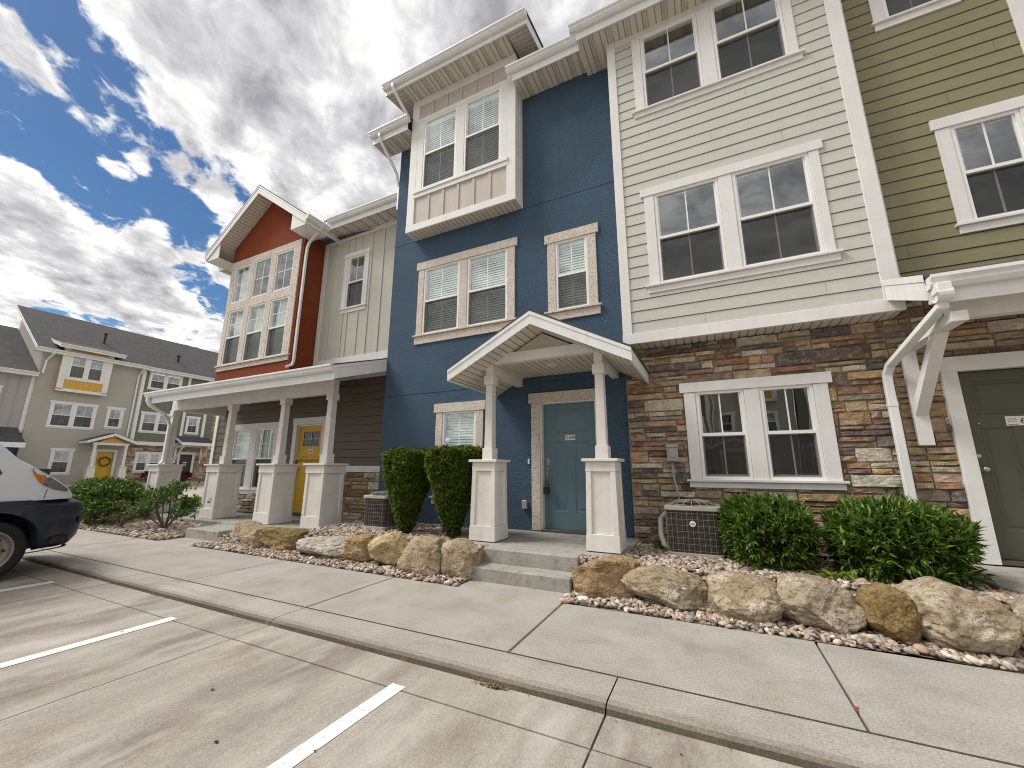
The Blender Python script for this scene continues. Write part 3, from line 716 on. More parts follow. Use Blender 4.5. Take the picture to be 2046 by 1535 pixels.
# ------------------------------------------------------------------ blue townhouse
YB = 6.25
BH = thing('townhouse', 'deep blue stucco townhouse with slate blue front door and gabled stoop', 'townhouse', (-3.53, YB, 0), 'townhouses in the near row')
w2 = [(-5.12, -4.23), (-4.04, -3.15)]; w3 = [(-2.185, -1.60)]; w4 = [(-4.51, -3.77)]
hs = [hole(w2, Z(2.69), Z(4.16)), hole(w3, Z(2.69), Z(4.01)), hole(w4, Z(-.49), Z(1.05)), (-2.54, -1.5, Z(-.97), Z(1.10))]
mb = MB(); stucco(mb, -6.02, -1.07, .02, Z(7.46), YB, hs, [Z(1.46), Z(4.91)])
mb.face([(-6.02, YB, .02), (-6.02, 12, .02), (-6.02, 12, Z(7.46)), (-6.02, YB, Z(7.46))])
mb.build('wall', 'blue_stucco', BH)
mb = MB(); mb.face([(-5.95, 7.3, 0), (-1.1, 7.3, 0), (-1.1, 7.3, Z(7.4)), (-5.95, 7.3, Z(7.4))])
for z in (0.33, Z(2.0), Z(4.95), Z(7.4)): mb.face([(-5.95, YB + .13, z), (-1.1, YB + .13, z), (-1.1, 7.3, z), (-5.95, 7.3, z)])
mb.build('interior', 'room_dark', BH)
window(BH, w2, Z(2.69), Z(4.16), YB, -5.27, -2.99, Z(4.33), Z(2.50), 'stone_coat', blind=True)
window(BH, w3, Z(2.69), Z(4.01), YB, -2.335, -1.445, Z(4.185), Z(2.52), 'stone_coat', blind=True)
window(BH, w4, Z(-.49), Z(1.05), YB, -4.66, -3.62, Z(1.22), Z(-.63), 'stone_coat', blind=True)
# bay on the top floor
BX0, BX1, BY = -5.405, -2.855, 5.94
bw = [(-5.075, -4.215), (-4.015, -3.16)]
mb = MB()
stucco(mb, BX0, BX1, Z(4.92), Z(8.27), BY, [hole(bw, Z(5.87), Z(7.62))])
for x in (BX0, BX1): mb.face([(x, BY, Z(4.92)), (x, 8.0, Z(4.92)), (x, 8.0, Z(8.27)), (x, BY, Z(8.27))])
bay = mb.build('bay_window', 'taupe_batten', BH)
mb = MB(); ribbed(mb, (BX0, BY, Z(4.92) - .001), (1, 0, 0), (0, 1, 0), (0, 0, -1), BX1 - BX0, YB - BY, .1, False); mb.build('soffit', 'white_soffit', bay)
mb = MB(); yc = BY - .026
mb.box(BX0 - .026, BX0 + .165, yc, BY + .012, Z(5.07), Z(8.27)); mb.box(BX1 - .165, BX1 + .026, yc, BY + .012, Z(5.07), Z(8.27))
for x0, x1 in ((BX0 - .026, BX0 - .001), (BX1 + .001, BX1 + .026)):
    mb.box(x0, x1, BY + .0125, BY + .12, Z(5.07), Z(8.27)); mb.box(x0, x1, BY + .16, YB - .002, Z(5.07), Z(7.45))
mb.box(BX0 - .03, BX1 + .03, yc - .004, BY + .012, Z(4.915), Z(5.07)); mb.box(BX1 + .001, BX1 + .03, BY + .0125, YB - .002, Z(4.915), Z(5.07)); mb.box(BX0 - .03, BX0 - .001, BY + .0125, YB - .002, Z(4.915), Z(5.07))
mb.box(BX0 + .13, BX1 - .13, yc - .03, BY + .012, Z(5.80), Z(5.875)); mb.box(BX0 + .13, BX1 - .13, yc - .008, BY + .012, Z(5.70), Z(5.80))
mb.box(BX0 + .165, BX1 - .165, yc, BY + .012, Z(7.62), Z(7.72)); mb.box(BX0 + .165, BX1 - .165, yc, BY + .012, Z(8.08), Z(8.27))
for a, b in ((BX0 + .165, bw[0][0]), (bw[0][1], bw[1][0]), (bw[1][1], BX1 - .165)): mb.box(a, b, yc + .002, BY + .012, Z(5.875), Z(7.62))
mb.build('corner_board', 'white_trim', bay, bevel=.003)
for i in range(1, 6):
    x = BX0 + .165 + (BX1 - BX0 - .33) * i / 6
    for za, zb_ in ((Z(7.72), Z(8.08)), (Z(5.07), Z(5.70))): mb = MB(); mb.box(x - .028, x + .028, BY - .018, BY + .008, za, zb_); mb.build('batten', 'taupe_batten', bay, bevel=.002)
W = window(BH, bw, Z(5.87), Z(7.62), BY, bw[0][0] - .001, bw[1][1] + .001, Z(7.621), Z(5.8), 'white_trim', sill=False, head=False, proud=.0, blind=True)
# bay roof: a shallow shed with a sloped return on each side
ZBS = Z(8.27)
mb = MB(); ribbed(mb, (BX0 - .02, 5.50, ZBS + .001), (1, 0, 0), (0, 1, 0), (0, 0, -1), BX1 - BX0 + .04, BY - 5.50 + .01, .1); mb.build('soffit', 'white_soffit', bay)
sl = .20
for xa, xb in ((-5.86, BX0 - .02), (BX1 + .02, -2.42)):
    mb = MB(); ribbed(mb, (xa, 5.50, ZBS), (0, 1, sl), (1, 0, 0), (0, 0, -1), 3.2, xb - xa, .1, False); mb.build('soffit', 'white_soffit', bay)
mb = MB(); mb.box(-5.86, -2.42, 5.478, 5.50, ZBS - .03, ZBS + .19)
for x0, x1 in ((-5.88, -5.86), (-2.42, -2.40)):
    mb.prism([(x0, 5.478, ZBS - .03), (x0, 8.6, ZBS - .03 + 3.1 * sl), (x0, 8.6, ZBS + .2 + 3.1 * sl), (x0, 5.478, ZBS + .2)], (0, 0, 0), (.02, 0, 0))
mb.build('fascia', 'white_metal', bay)
gutter(bay, -5.90, -2.38, 5.475, ZBS + .20)
mb = MB(); mb.prism([(-5.9, 5.45, ZBS + .19), (-5.9, 8.7, ZBS + .19 + 3.25 * sl), (-5.9, 8.7, ZBS + .23 + 3.25 * sl), (-5.9, 5.45, ZBS + .23)], (0, 0, 0), (3.52, 0, 0)); mb.build('roof', 'shingle', bay)
spout(bay, [(-5.60, 5.40, ZBS + .10), (-5.60, 5.40, ZBS + .02), (-5.57, 5.46, ZBS - .10), (-5.49, 5.78, ZBS - .42), (-5.46, 5.86, ZBS - .52), (-5.46, 5.86, Z(7.72))], wd=.06, dp=.05)
# main eave, in two runs either side of the bay
ZE = Z(7.44)
eave(BH, BX1 + .03, -1.44, YB, 5.76, ZE, ZE + .25, .5, 5, gx=(-2.93, -1.47), ends=(False, False))
eave(BH, -6.46, BX0 - .03, YB, 5.76, ZE, ZE + .25, .5, 5, gx=(-6.5, -5.36), ends=(True, False))
spout(BH, [(-6.20, 5.70, ZE + .14), (-6.20, 5.70, ZE + .06), (-6.19, 5.75, ZE - .05), (-6.10, 6.12, ZE - .50), (-6.08, 6.2, ZE - .62), (-6.08, 6.31, ZE - .9), (-6.08, 6.31, ZE - 1.5)], wd=.06, dp=.05)
# front door
YD = YB + .085
DZ0, DZ1 = Z(-.95), Z(1.085)
mb = MB(); yc = YB - .03
mb.box(-2.72, -1.395, yc - .012, YB + .01, Z(1.095), Z(1.265)); mb.box(-2.675, -2.52, yc, YB + .01, Z(-.955), Z(1.095)); mb.box(-1.565, -1.435, yc, YB + .01, Z(-.955), Z(1.095))
mb.build('door_trim', 'stone_coat', BH, bevel=.003)
board(BH, 'door_frame', 'white_trim', (-2.52, -2.492, YB - .012, YD + .05, DZ0, DZ1 + .01), (-1.588, -1.566, YB - .012, YD + .05, DZ0, DZ1 + .01), (-2.492, -1.588, YB - .012, YD + .05, DZ1 - .012, DZ1 + .01))
board(BH, 'threshold', 'steel_dark', (-2.52, -1.56, YB - .05, YD + .05, DZ0 - .02, DZ0 + .016))
D = panelled_door(BH, -2.49, -1.59, DZ0 + .018, DZ1 - .014, YD, 'slate_door', [(-2.32, -1.735, Z(.585), Z(.985)), (-2.31, -2.095, Z(-.66), Z(.435)), (-1.97, -1.735, Z(-.66), Z(.435))])
pl = plaque(D, -2.03, Z(.505), YD)
text_mesh('door_number', '699', .068, 'sign_ink', D, (-1.998, YD - .0075, Z(.503)))
mb = MB()
for r_ in range(2):
    for k in range(4):
        a = -2.108 + k * .0125
        mb.box(a, a + .009, YD - .0078, YD - .0068, Z(.512) - r_ * .024 + (.004 if k % 2 else 0), Z(.524) - r_ * .024 + (.006 if k % 2 else 0))
mb.box(-2.108, -2.062, YD - .0078, YD - .0068, Z(.4745), Z(.4785)); mb.build('plate_emblem', 'sign_ink', D)
mb = MB(); mb.box(-2.455, -2.395, YD - .012, YD - .001, Z(.06), Z(.18)); mb.lathe((-2.425, YD - .012, Z(.12)), (0, -1, 0), [(.026, 0), (.026, .012), (.018, .016), (0, .016)], 18)
mb.box(-2.45, -2.40, YD - .010, YD - .001, Z(-.22), Z(.03)); mb.sweep([(-2.425, YD - .01, Z(0.0)), (-2.425, YD - .05, Z(-.01)), (-2.425, YD - .055, Z(-.1)), (-2.425, YD - .05, Z(-.19)), (-2.425, YD - .01, Z(-.2))], [(-.009, -.006), (.009, -.006), (.009, .006), (-.009, .006)], (1, 0, 0))
mb.build('handle', 'brass_steel', D, bevel=.002)
mb = MB(); mb.lathe((-2.03, YD - .002, Z(-.77)), (0, -1, 0), [(.012, 0), (.010, .008), (0, .01)], 10); mb.build('door_stop', 'brass_steel', D)
r_ = thing('lockbox', 'black key lockbox hanging from the slate blue door handle', 'lockbox', (-2.425, YD - .07, Z(-.40)))
mb = MB(); mb.box(-2.468, -2.382, YD - .105, YD - .048, Z(-.40), Z(-.27)); mb.build('body', 'black_plastic', r_, bevel=.012)
mb = MB(); mb.tube([(-2.45, YD - .078, Z(-.275)), (-2.45, YD - .078, Z(-.20)), (-2.44, YD - .078, Z(-.175)), (-2.41, YD - .078, Z(-.175)), (-2.40, YD - .078, Z(-.20)), (-2.40, YD - .078, Z(-.275))], .005, 8); mb.build('shackle', 'black_plastic', r_)
board(BH, 'doorbell', 'sign_white', (-2.745, -2.715, YB - .022, YB - .001, Z(.08), Z(.165)))
board(BH, 'outlet_cover', 'gray_box', (-2.845, -2.76, YB - .055, YB - .001, Z(-.64), Z(-.50)), bevel=.01)
board(BH, 'wall_vent', 'sign_white', (-5.60, -5.47, YB - .05, YB - .001, Z(.20), Z(.33)), bevel=.008)
# gabled stoop roof, its posts and pedestals
GX, GP, GS, GYF = -2.045, Z(2.125), .527, 4.72
def gable_roof(H, xc, half, yf, yb, zp, slope, thick=.055, rake=.165, over=.0, pitch=.1, gut=False):
    P = []
    part_ = MB()
    for sgn in (-1, 1):
        part_.prism([(xc, yf - .012, zp + .012), (xc + sgn * (half + .02), yf - .012, zp - half * slope), (xc + sgn * (half + .02), yf - .012, zp - half * slope - .022), (xc, yf - .012, zp - .012)], (0, 0, 0), (0, yb - yf, 0))
    part_.build('roof', 'shingle', H)
    mb = MB()
    for sgn in (-1, 1):   # rake boards in two steps: drip edge and face
        mb.prism([(xc, yf, zp - .012), (xc + sgn * half, yf, zp - .014 - half * slope), (xc + sgn * half, yf, zp - .014 - half * slope - rake), (xc, yf, zp - .012 - rake * 1.12)], (0, 0, 0), (0, .022, 0))
        mb.prism([(xc, yf, zp - .013), (xc + sgn * half, yf, zp - .015 - half * slope), (xc + sgn * half, yf, zp - .015 - half * slope - .045), (xc, yf, zp - .013 - .05)], (0, -.010, 0), (0, -.0005, 0))
        mb.prism([(xc + sgn * half, yf + .0225, zp - .014 - half * slope), (xc + sgn * half, yb, zp - .014 - half * slope), (xc + sgn * half, yb, zp - .014 - half * slope - rake), (xc + sgn * half, yf + .0225, zp - .014 - half * slope - rake)], (0, 0, 0), (-sgn * .02, 0, 0))
    mb.build('rake_board', 'white_metal', H)
    mb = MB(); zz = zp - rake * 1.0
    for sgn in (-1, 1):
        ln = half * math.hypot(1, slope) - .03
        ribbed(mb, (xc, yf + .023, zz), (sgn, 0, -slope), (0, 1, 0), (sgn * -slope, 0, -1), ln, yb - yf - .025, pitch, False)
    mb.build('soffit', 'white_soffit', H)
PR = thing('porch_canopy', 'white gabled porch canopy on two posts over the blue front door', 'porch', (GX, 5.2, .33))
gable_roof(PR, GX, 1.315, GYF, YB - .002, GP, GS)
CY = 5.20
CXL, CXR = -2.895, -1.235
ZF = .335
for cx in (CXL, CXR):
    mb = MB(); h1 = Z(.095)
    mb.frustum(cx, CY, ZF + .005, ZF + .20, .205, .205, .199, .199)
    mb.frustum(cx, CY, ZF + .20, h1 - .125, .170, .170, .158, .158)
    mb.frustum(cx, CY, h1 - .125, h1, .187, .187, .183, .183)
    for sx in (-1, 1):
        for sy in (-1, 1): mb.prism([(cx + sx * .196, CY + sy * .196, ZF + .20), (cx + sx * .13, CY + sy * .196, ZF + .20), (cx + sx * .13, CY + sy * .13, ZF + .20), (cx + sx * .196, CY + sy * .13, ZF + .20)], (0, 0, 0), (-sx * .012, -sy * .012, h1 - .125 - ZF - .20))
    mb.box(cx - .225, cx + .225, CY - .225, CY + .225, h1, h1 + .035)
    c_ = mb.build('pedestal', 'column_white', PR, bevel=.004)
    mb = MB(); mb.box(cx - .082, cx + .082, CY - .082, CY + .082, h1 + .035, h1 + .20); mb.frustum(cx, CY, h1 + .20, Z(1.24), .062, .062, .055, .055)
    mb.box(cx - .08, cx + .08, CY - .08, CY + .08, Z(1.24), Z(1.375)); mb.box(cx - .06, cx + .06, CY - .06, CY + .06, Z(1.375), Z(1.60)); mb.build('post', 'column_white', PR, bevel=.004)
mb = MB()
for cx in (CXL, CXR): mb.box(cx - .055, cx + .055, CY + .061, YB - .002, Z(1.40), Z(1.60))
mb.box(CXL + .061, CXR - .061, CY - .055, CY + .055, Z(1.55), Z(1.70)); mb.build('beam', 'white_trim', PR, bevel=.004)
mb = MB(); zt = lambda x: GP - .19 - abs(x - GX) * GS
mb.prism([(GX - .45, CY - .02, Z(1.70)), (GX + .45, CY - .02, Z(1.70)), (GX, CY - .02, zt(GX))], (0, 0, 0), (0, .04, 0)); mb.build('gable_panel', 'cream_batten', PR)
mb = MB(); ribbed(mb, (CXL + .056, CY + .056, Z(1.56)), (1, 0, 0), (0, 1, 0), (0, 0, -1), CXR - CXL - .112, YB - CY - .06, .1, False); mb.build('ceiling', 'white_soffit', PR)
mb = MB(); mb.lathe((-2.06, 5.62, Z(1.56)), (0, 0, -1), [(.085, 0), (.085, .006), (.07, .010), (.055, -.01), (0, -.012)], 24); mb.build('recessed_light', 'vinyl_white', PR, smooth=True)

# ------------------------------------------------------------------ sage townhouse
YS, YST = 5.87, 6.20
SH = thing('townhouse', 'pale sage lap-sided townhouse overhanging a stone veneer ground floor', 'townhouse', (.55, YST, 0), 'townhouses in the near row')
s2 = [(-.43, .45), (.63, 1.53)]; s3 = [(-.45, .42), (.62, 1.52)]; s1 = [(-.115, .48), (.66, 1.25)]
mb = MB()
lap(mb, -.90, 2.0, Z(1.95), Z(7.35), YS, .178, [(-.56, 1.63, Z(2.56), Z(4.27)), (-.58, 1.62, Z(5.66), Z(7.34))])
mb.build('wall', 'sage_siding', SH)
mb = MB(); mb.box(-1.01, -.875, YS - .03, YS + .01, Z(1.955), Z(7.35)); mb.box(2.0, 2.165, YS - .03, YS + .01, Z(1.955), Z(7.35))
mb.box(-1.01, -.985, YS + .0105, YB - .002, Z(1.955), Z(7.35)); mb.box(2.14, 2.165, YS + .0105, YB, Z(1.955), Z(7.35))
mb.box(-1.015, 2.17, YS - .036, YS + .01, Z(1.80), Z(1.955)); mb.box(-1.015, -.985, YS + .0105, YB - .002, Z(1.80), Z(1.955))
mb.box(-.875, 2.0, YS - .02, YS + .01, Z(7.22), Z(7.35))
mb.build('corner_board', 'white_trim', SH, bevel=.003)
mb = MB(); ribbed(mb, (-.985, YS, Z(1.806)), (1, 0, 0), (0, 1, 0), (0, 0, -1), 3.14, YST - YS + .05, .10, False); mb.build('soffit', 'white_soffit', SH)
mb = MB(); mb.face([(-.95, 6.95, 0), (2.1, 6.95, 0), (2.1, 6.95, Z(7.3)), (-.95, 6.95, Z(7.3))])
for z in (0.33, Z(1.85), Z(4.9), Z(7.3)): mb.face([(-.95, YS + .1, z), (2.1, YS + .1, z), (2.1, 6.95, z), (-.95, 6.95, z)])
mb.build('interior', 'room_dark', SH)
window(SH, s2, Z(2.67), Z(4.15), YS, -.575, 1.645, Z(4.285), Z(2.545))
window(SH, s3, Z(5.75), Z(7.2), YS, -.595, 1.635, Z(7.225), Z(5.63), head=False)
window(SH, s1, Z(-.13), Z(1.07), YST - .03, -.265, 1.405, Z(1.21), Z(-.24), sill_over=.05)
mb = MB(); stucco(mb, -1.07, 2.05, .0, Z(1.80), YST, [hole(s1, Z(-.13), Z(1.07))]); mb.build('mortar_bed', 'mortar', SH)
mb = MB(); ashlar(mb, -1.068, 2.05, .10, Z(1.80), YST, [(-.26, 1.40, Z(-.22), Z(1.20))], 5); mb.build('stone_veneer', 'stone_veneer', SH)
ZSE = Z(7.34)
eave(SH, -1.46, 2.2, YS + .2, 5.50, ZSE, ZSE + .25, .5, 5.2, gx=(-1.56, 2.2), ends=(True, False))
mb = MB(); ribbed(mb, (-1.455, YS + .2, ZSE), (1, 0, 0), (0, 1, 0), (0, 0, -1), .45, .19, .1, True); mb.build('soffit', 'white_soffit', SH)
bx = board(SH, 'disconnect_box', 'gray_box', (-.545, -.40, YST - .13, YST - .03, Z(.11), Z(.335)), (-.555, -.39, YST - .145, YST - .03, Z(.30), Z(.345)), (-.515, -.43, YST - .142, YST - .13, Z(.16), Z(.29)), bevel=.006)
mb = MB(); mb.tube([(-.49, YST - .07, Z(.11)), (-.485, YST - .07, Z(-.05)), (-.45, YST - .09, Z(-.3)), (-.42, YST - .12, Z(-.5))], .014, 8); mb.build('conduit', 'gray_box', bx, smooth=True)

# ------------------------------------------------------------------ olive townhouse
YO = 6.15
OH = thing('townhouse', 'olive green lap-sided townhouse with dark olive door at the right edge', 'townhouse', (3.9, YO, 0), 'townhouses in the near row')
o2 = [(3.02, 3.62)]; o3 = [(2.70, 3.30)]; o2b = [(4.3, 5.1)]
mb = MB(); lap(mb, 2.17, 6.0, Z(2.0), Z(7.4), YO, .178, [(2.90, 3.74, Z(2.74), Z(4.29)), (2.58, 3.41, Z(5.93), Z(7.33)), (3.79, 3.95, Z(2), Z(7.4))]); mb.build('wall', 'olive_siding', OH)
window(OH, o2, Z(2.845), Z(4.155), YO, 2.885, 3.755, Z(4.30), Z(2.72), head_over=.03, sill_over=.03)
window(OH, o3, Z(6.03), Z(7.2), YO, 2.565, 3.425, Z(7.34), Z(5.90), head_over=.03, sill_over=.03)
mb = MB(); mb.box(3.79, 3.95, YO - .03, YO + .01, Z(2.0), Z(7.4)); mb.build('corner_board', 'white_trim', OH, bevel=.003)
mb = MB(); stucco(mb, 2.05, 6, 0.0, Z(2.1), YST, [(2.55, 3.6, Z(-1), Z(1.1))]); mb.build('mortar_bed', 'mortar', OH)
mb = MB(); ashlar(mb, 2.05, 6, .10, Z(2.0), YST, [(2.47, 3.68, Z(-1), Z(1.25))], 15); mb.build('stone_veneer', 'stone_veneer', OH)
mb = MB(); mb.face([(2.2, 7.0, 0), (5.9, 7.0, 0), (5.9, 7.0, Z(7.3)), (2.2, 7.0, Z(7.3))])
for z in (.33, Z(1.9), Z(4.9), Z(7.3)): mb.face([(2.2, YST + .1, z), (5.9, YST + .1, z), (5.9, 7.0, z), (2.2, 7.0, z)])
mb.build('interior', 'room_dark', OH)
eave(OH, 2.2, 6.1, YO, 5.62, ZSE + .15, ZSE + .40, .5, 5.2, ends=(True, True))
yod = YST + .03
mb = MB(); mb.box(2.44, 3.68, YST - .075, YST + .01, Z(1.09), Z(1.26)); mb.box(2.45, 2.585, YST - .07, YST + .03, Z(-.95), Z(1.09)); mb.box(3.54, 3.675, YST - .07, YST + .03, Z(-.95), Z(1.09)); mb.build('door_trim', 'white_trim', OH, bevel=.003)
D = panelled_door(OH, 2.587, 3.538, Z(-.90), Z(1.085), yod, 'olive_door', [(2.70, 3.42, Z(.60), Z(.98)), (2.70, 2.96, Z(-.62), Z(.455)), (3.16, 3.42, Z(-.62), Z(.455))])
mb = MB(); mb.lathe((2.65, yod, Z(.01)), (0, -1, 0), [(.030, 0), (.03, .008), (.012, .012), (.012, .04), (.028, .05), (.03, .068), (.018, .08), (0, .08)], 18); mb.build('handle', 'brass_steel', D, smooth=True); mb = MB(); mb.lathe((2.635, yod, Z(.15)), (0, -1, 0), [(.026, 0), (.026, .014), (.012, .018), (0, .018)], 18); mb.build('deadbolt', 'brass_steel', D, smooth=True)
mb = MB(); mb.lathe((2.70, yod, Z(.505)), (0, -1, 0), [(.010, 0), (.008, .006), (0, .007)], 10); mb.build('peephole', 'brass_steel', D)
plaque(D, 3.03, Z(.52), yod, '69', .24, .10)
text_mesh('door_number', '697', .085, 'sign_ink', D, (3.08, yod - .0075, Z(.517)))
mb = MB()
for r_ in range(2):
    for k in range(3): mb.sweep([(2.925 + k * .024 + t * .004, yod - .007, Z(.535) - r_ * .024 + .009 * math.sin(t / 5 * math.pi)) for t in range(6)], [(-.001, -.002), (.001, -.002), (.001, .002), (-.001, .002)], (0, 1, 0))
mb.box(2.922, 2.995, yod - .0078, yod - .0068, Z(.4795), Z(.484)); mb.build('plate_emblem', 'sign_ink', D)
board(OH, 'threshold', 'steel_dark', (2.587, 3.54, YST - .06, yod + .02, Z(-.95), Z(-.905)))
board(OH, 'wall_tag', 'brass_steel', (2.335, 2.41, YST - .055, YST - .03, Z(.055), Z(.075)), bevel=0)
# shed canopy over the olive door on a timber bracket
CN = thing('porch_canopy', 'white shed porch canopy on a diagonal bracket over the dark olive door', 'porch', (3.1, 5.6, Z(1.3)))
OYF = 5.0; osl = .40
mb = MB(); mb.prism([(2.03, OYF - .02, Z(1.81)), (2.03, YO + .03, Z(1.81) + 1.17 * osl), (2.03, YO + .03, Z(1.85) + 1.17 * osl), (2.03, OYF - .02, Z(1.85))], (0, 0, 0), (1.95, 0, 0)); mb.build('roof', 'shingle', CN)
mb = MB(); mb.box(2.03, 3.95, OYF, OYF + .022, Z(1.56), Z(1.81))
mb.prism([(2.012, OYF - .002, Z(1.60)), (2.012, YS - .04, Z(1.60) + .83 * osl), (2.012, YS - .04, Z(1.79) + .83 * osl), (2.012, OYF - .002, Z(1.79))], (0, 0, 0), (.02, 0, 0))
mb.prism([(2.004, OYF - .024, Z(1.785)), (2.004, YS - .04, Z(1.785) + .83 * osl), (2.004, YS - .04, Z(1.858) + .83 * osl), (2.004, OYF - .024, Z(1.858))], (0, 0, 0), (.010, 0, 0))
mb.build('fascia', 'white_metal', CN)
gutter(CN, 2.03, 3.95, OYF - .002, Z(1.815))
mb = MB(); ribbed(mb, (2.032, OYF + .022, Z(1.595)), (1, 0, 0), (0, 1, osl), (0, 0, -1), 1.9, (YST - OYF - .05) * math.hypot(1, osl), .1, False); mb.build('soffit', 'white_soffit', CN)
mb = MB(); mb.box(2.26, 3.9, OYF + .25, OYF + .36, Z(1.46), Z(1.68)); mb.build('beam', 'white_trim', CN, bevel=.003)
for bx0 in (2.14, 3.72):
    mb = MB(); mb.box(bx0 - .005, bx0 + .125, YST - .105, YST - .045, Z(.27), Z(1.46)); mb.box(bx0, bx0 + .12, OYF - .03, YST - .106, Z(1.355), Z(1.455))
    mb.prism([(bx0 + .004, YST - .107, Z(.60)), (bx0 + .004, YST - .107, Z(.76)), (bx0 + .004, OYF + .45, Z(1.353)), (bx0 + .004, OYF + .32, Z(1.353))], (0, 0, 0), (.112, 0, 0))
    mb.build('bracket', 'white_trim', CN, bevel=.004)
spout(OH, [(2.215, 6.02, ZSE + .2), (2.215, 6.07, ZSE - .3), (2.215, 6.07, Z(2.5)), (2.215, 6.07, Z(2.30)), (2.22, 6.02, Z(2.22)), (2.225, 5.96, Z(2.19))], wd=.075)
mb = MB(); mb.lathe((2.10, 4.93, Z(1.62)), (1, 0, 0), [(.075, -.055), (.075, .055)], 16); mb.box(2.045, 2.155, 4.86, 4.99, Z(1.62), Z(1.72)); mb.build('gutter_outlet', 'white_metal', CN, bevel=.008)
spout(CN, [(2.10, 4.94, Z(1.66)), (2.10, 4.97, Z(1.52)), (1.99, 6.02, Z(1.20)), (1.965, 6.08, Z(1.10)), (1.96, 6.08, Z(1.0)), (1.965, 6.08, Z(-.9)), (1.965, 6.0, Z(-.98))], wd=.085, dp=.065)
mb = MB(); mb.box(2.245, 2.30, 5.91, 5.975, Z(2.11), Z(2.17)); mb.lathe((2.27, 5.91, Z(2.14)), (-.2, -1, -.2), [(.024, 0), (.024, .02), (.015, .022), (0, .018)], 14); mb.build('security_camera', 'black_plastic', CN, bevel=.006)

# ------------------------------------------------------------------ rust and cream townhouse
YC, YR, YBR = 6.90, 6.25, 6.90
RH = thing('townhouse', 'rust red and cream townhouse with a deep white colonnaded porch', 'townhouse', (-9.6, YC, 0), 'townhouses in the near row')
c2 = [(-8.225, -7.615)]
mb = MB(); stucco(mb, -9.20, -5.9, Z(2.1), Z(6.2), YC, [hole(c2, Z(4.065), Z(5.515))]); mb.build('wall', 'cream_batten', RH); mb = MB(); mb.face([(-13.25, YC, 0), (-13.25, 13, 0), (-13.25, 13, Z(6.3)), (-13.25, YC, Z(6.3))]); mb.build('wall', 'cream_batten', RH)
for xs_, za, zb_ in (((-8.79, -8.30, -7.42, -7.02, -6.6, -6.2), Z(2.74), Z(6.08)), ((-8.06, -7.79), Z(5.64), Z(6.08)), ((-8.13, -7.75), Z(2.74), Z(3.94))):
    for x in xs_: mb = MB(); mb.box(x - .03, x + .03, YC - .02, YC + .01, za, zb_); mb.build('batten', 'cream_batten', RH, bevel=.002)
mb = MB(); mb.box(-9.20, -9.07, YC - .028, YC + .01, Z(2.55), Z(6.2)); mb.box(-9.07, -5.9, YC - .028, YC + .01, Z(2.55), Z(2.74)); mb.box(-9.07, -5.9, YC - .028, YC + .01, Z(6.08), Z(6.2)); mb.build('corner_board', 'white_trim', RH, bevel=.003)
window(RH, c2, Z(4.065), Z(5.515), YC, -8.36, -7.48, Z(5.635), Z(3.94), head_over=.03, sill_over=.04)
RX0, RX1 = -12.42, -9.22
rw = [(-12.20, -11.46), (-11.245, -10.505), (-10.29, -9.55)]
ru = [(a, b) for a, b in rw]
mb = MB()
holes = [(a - .02, b + .02, Z(2.80), Z(4.46)) for a, b in rw] + [(a - .02, b + .02, Z(4.66), Z(5.84)) for a, b in rw]
RPK, RSL, RYF, RHALF, RXC = Z(7.88), .725, 5.80, 2.21, -10.83
stucco(mb, RX0, RX1, Z(2.1), Z(6.16), YR, holes)
zr = lambda x: RPK - .22 - abs(x - RXC) * RSL
mb.face([(RX0, YR, Z(6.16)), (RX1, YR, Z(6.16)), (RX1, YR, zr(RX1)), (RXC, YR, zr(RXC)), (RX0, YR, zr(RX0))])
mb.face([(RX1, YR, Z(2.1)), (RX1, YC, Z(2.1)), (RX1, YC, Z(6.6)), (RX1, YR, Z(6.6))]); mb.face([(RX0, YR, Z(2.1)), (RX0, YC, Z(2.1)), (RX0, YC, Z(6.6)), (RX0, YR, Z(6.6))])
bayr = mb.build('gabled_bay', 'rust_stucco', RH)
# surround round the six lights
mb = MB(); yc = YR - .028; a0, a1 = -12.385, -9.30
ed = [a0] + [v for f in rw for v in f] + [a1]
for z0, z1 in ((Z(2.82), Z(4.44)), (Z(4.68), Z(5.82))):
    for a, b in zip(ed[::2], ed[1::2]): mb.box(a, b, yc, YR + .01, z0, z1)
mb.box(a0, a1, yc, YR + .01, Z(4.44), Z(4.68)); mb.box(a0, a1, yc, YR + .01, Z(5.82), Z(6.02))
mb.box(a0 - .05, a1 + .05, yc - .035, YR + .01, Z(2.785), Z(2.82)); mb.box(a0 - .01, a1 + .01, yc, YR + .01, Z(2.66), Z(2.785))
W = mb.build('window', 'stone_coat', RH, bevel=.003); W['label'] = 'tall window of six lights in one speckled surround'
for a, b in rw: sash(RH, W, a, b, Z(2.82), Z(4.44), YR, upper=(2, 2), lower=(1, 1), curtain=True)
for a, b in rw: sash(RH, W, a, b, Z(4.68), Z(5.82), YR, upper=(2, 2), hung=False, curtain=(a < -12))
mb = MB(); mb.face([(-12.3, 7.1, Z(1.8)), (-6, 7.7, Z(1.8)), (-6, 7.7, Z(6.1)), (-12.3, 7.1, Z(6.1))]); mb.face([(-13, 7.7, .2), (-6.05, 7.7, .2), (-6.05, 7.7, Z(2.0)), (-13, 7.7, Z(2.0))])
for z in (.22, Z(1.95), Z(2.2), Z(6.15)): mb.face([(-12.35, YR + .1, z), (-6.05, YC + .1, z), (-6.05, 7.7, z), (-12.35, 7.7, z)])
mb.build('interior', 'room_dark', RH)
gable_roof(bayr, RXC, RHALF, RYF, 10.5, RPK, RSL, rake=.22, pitch=.1)
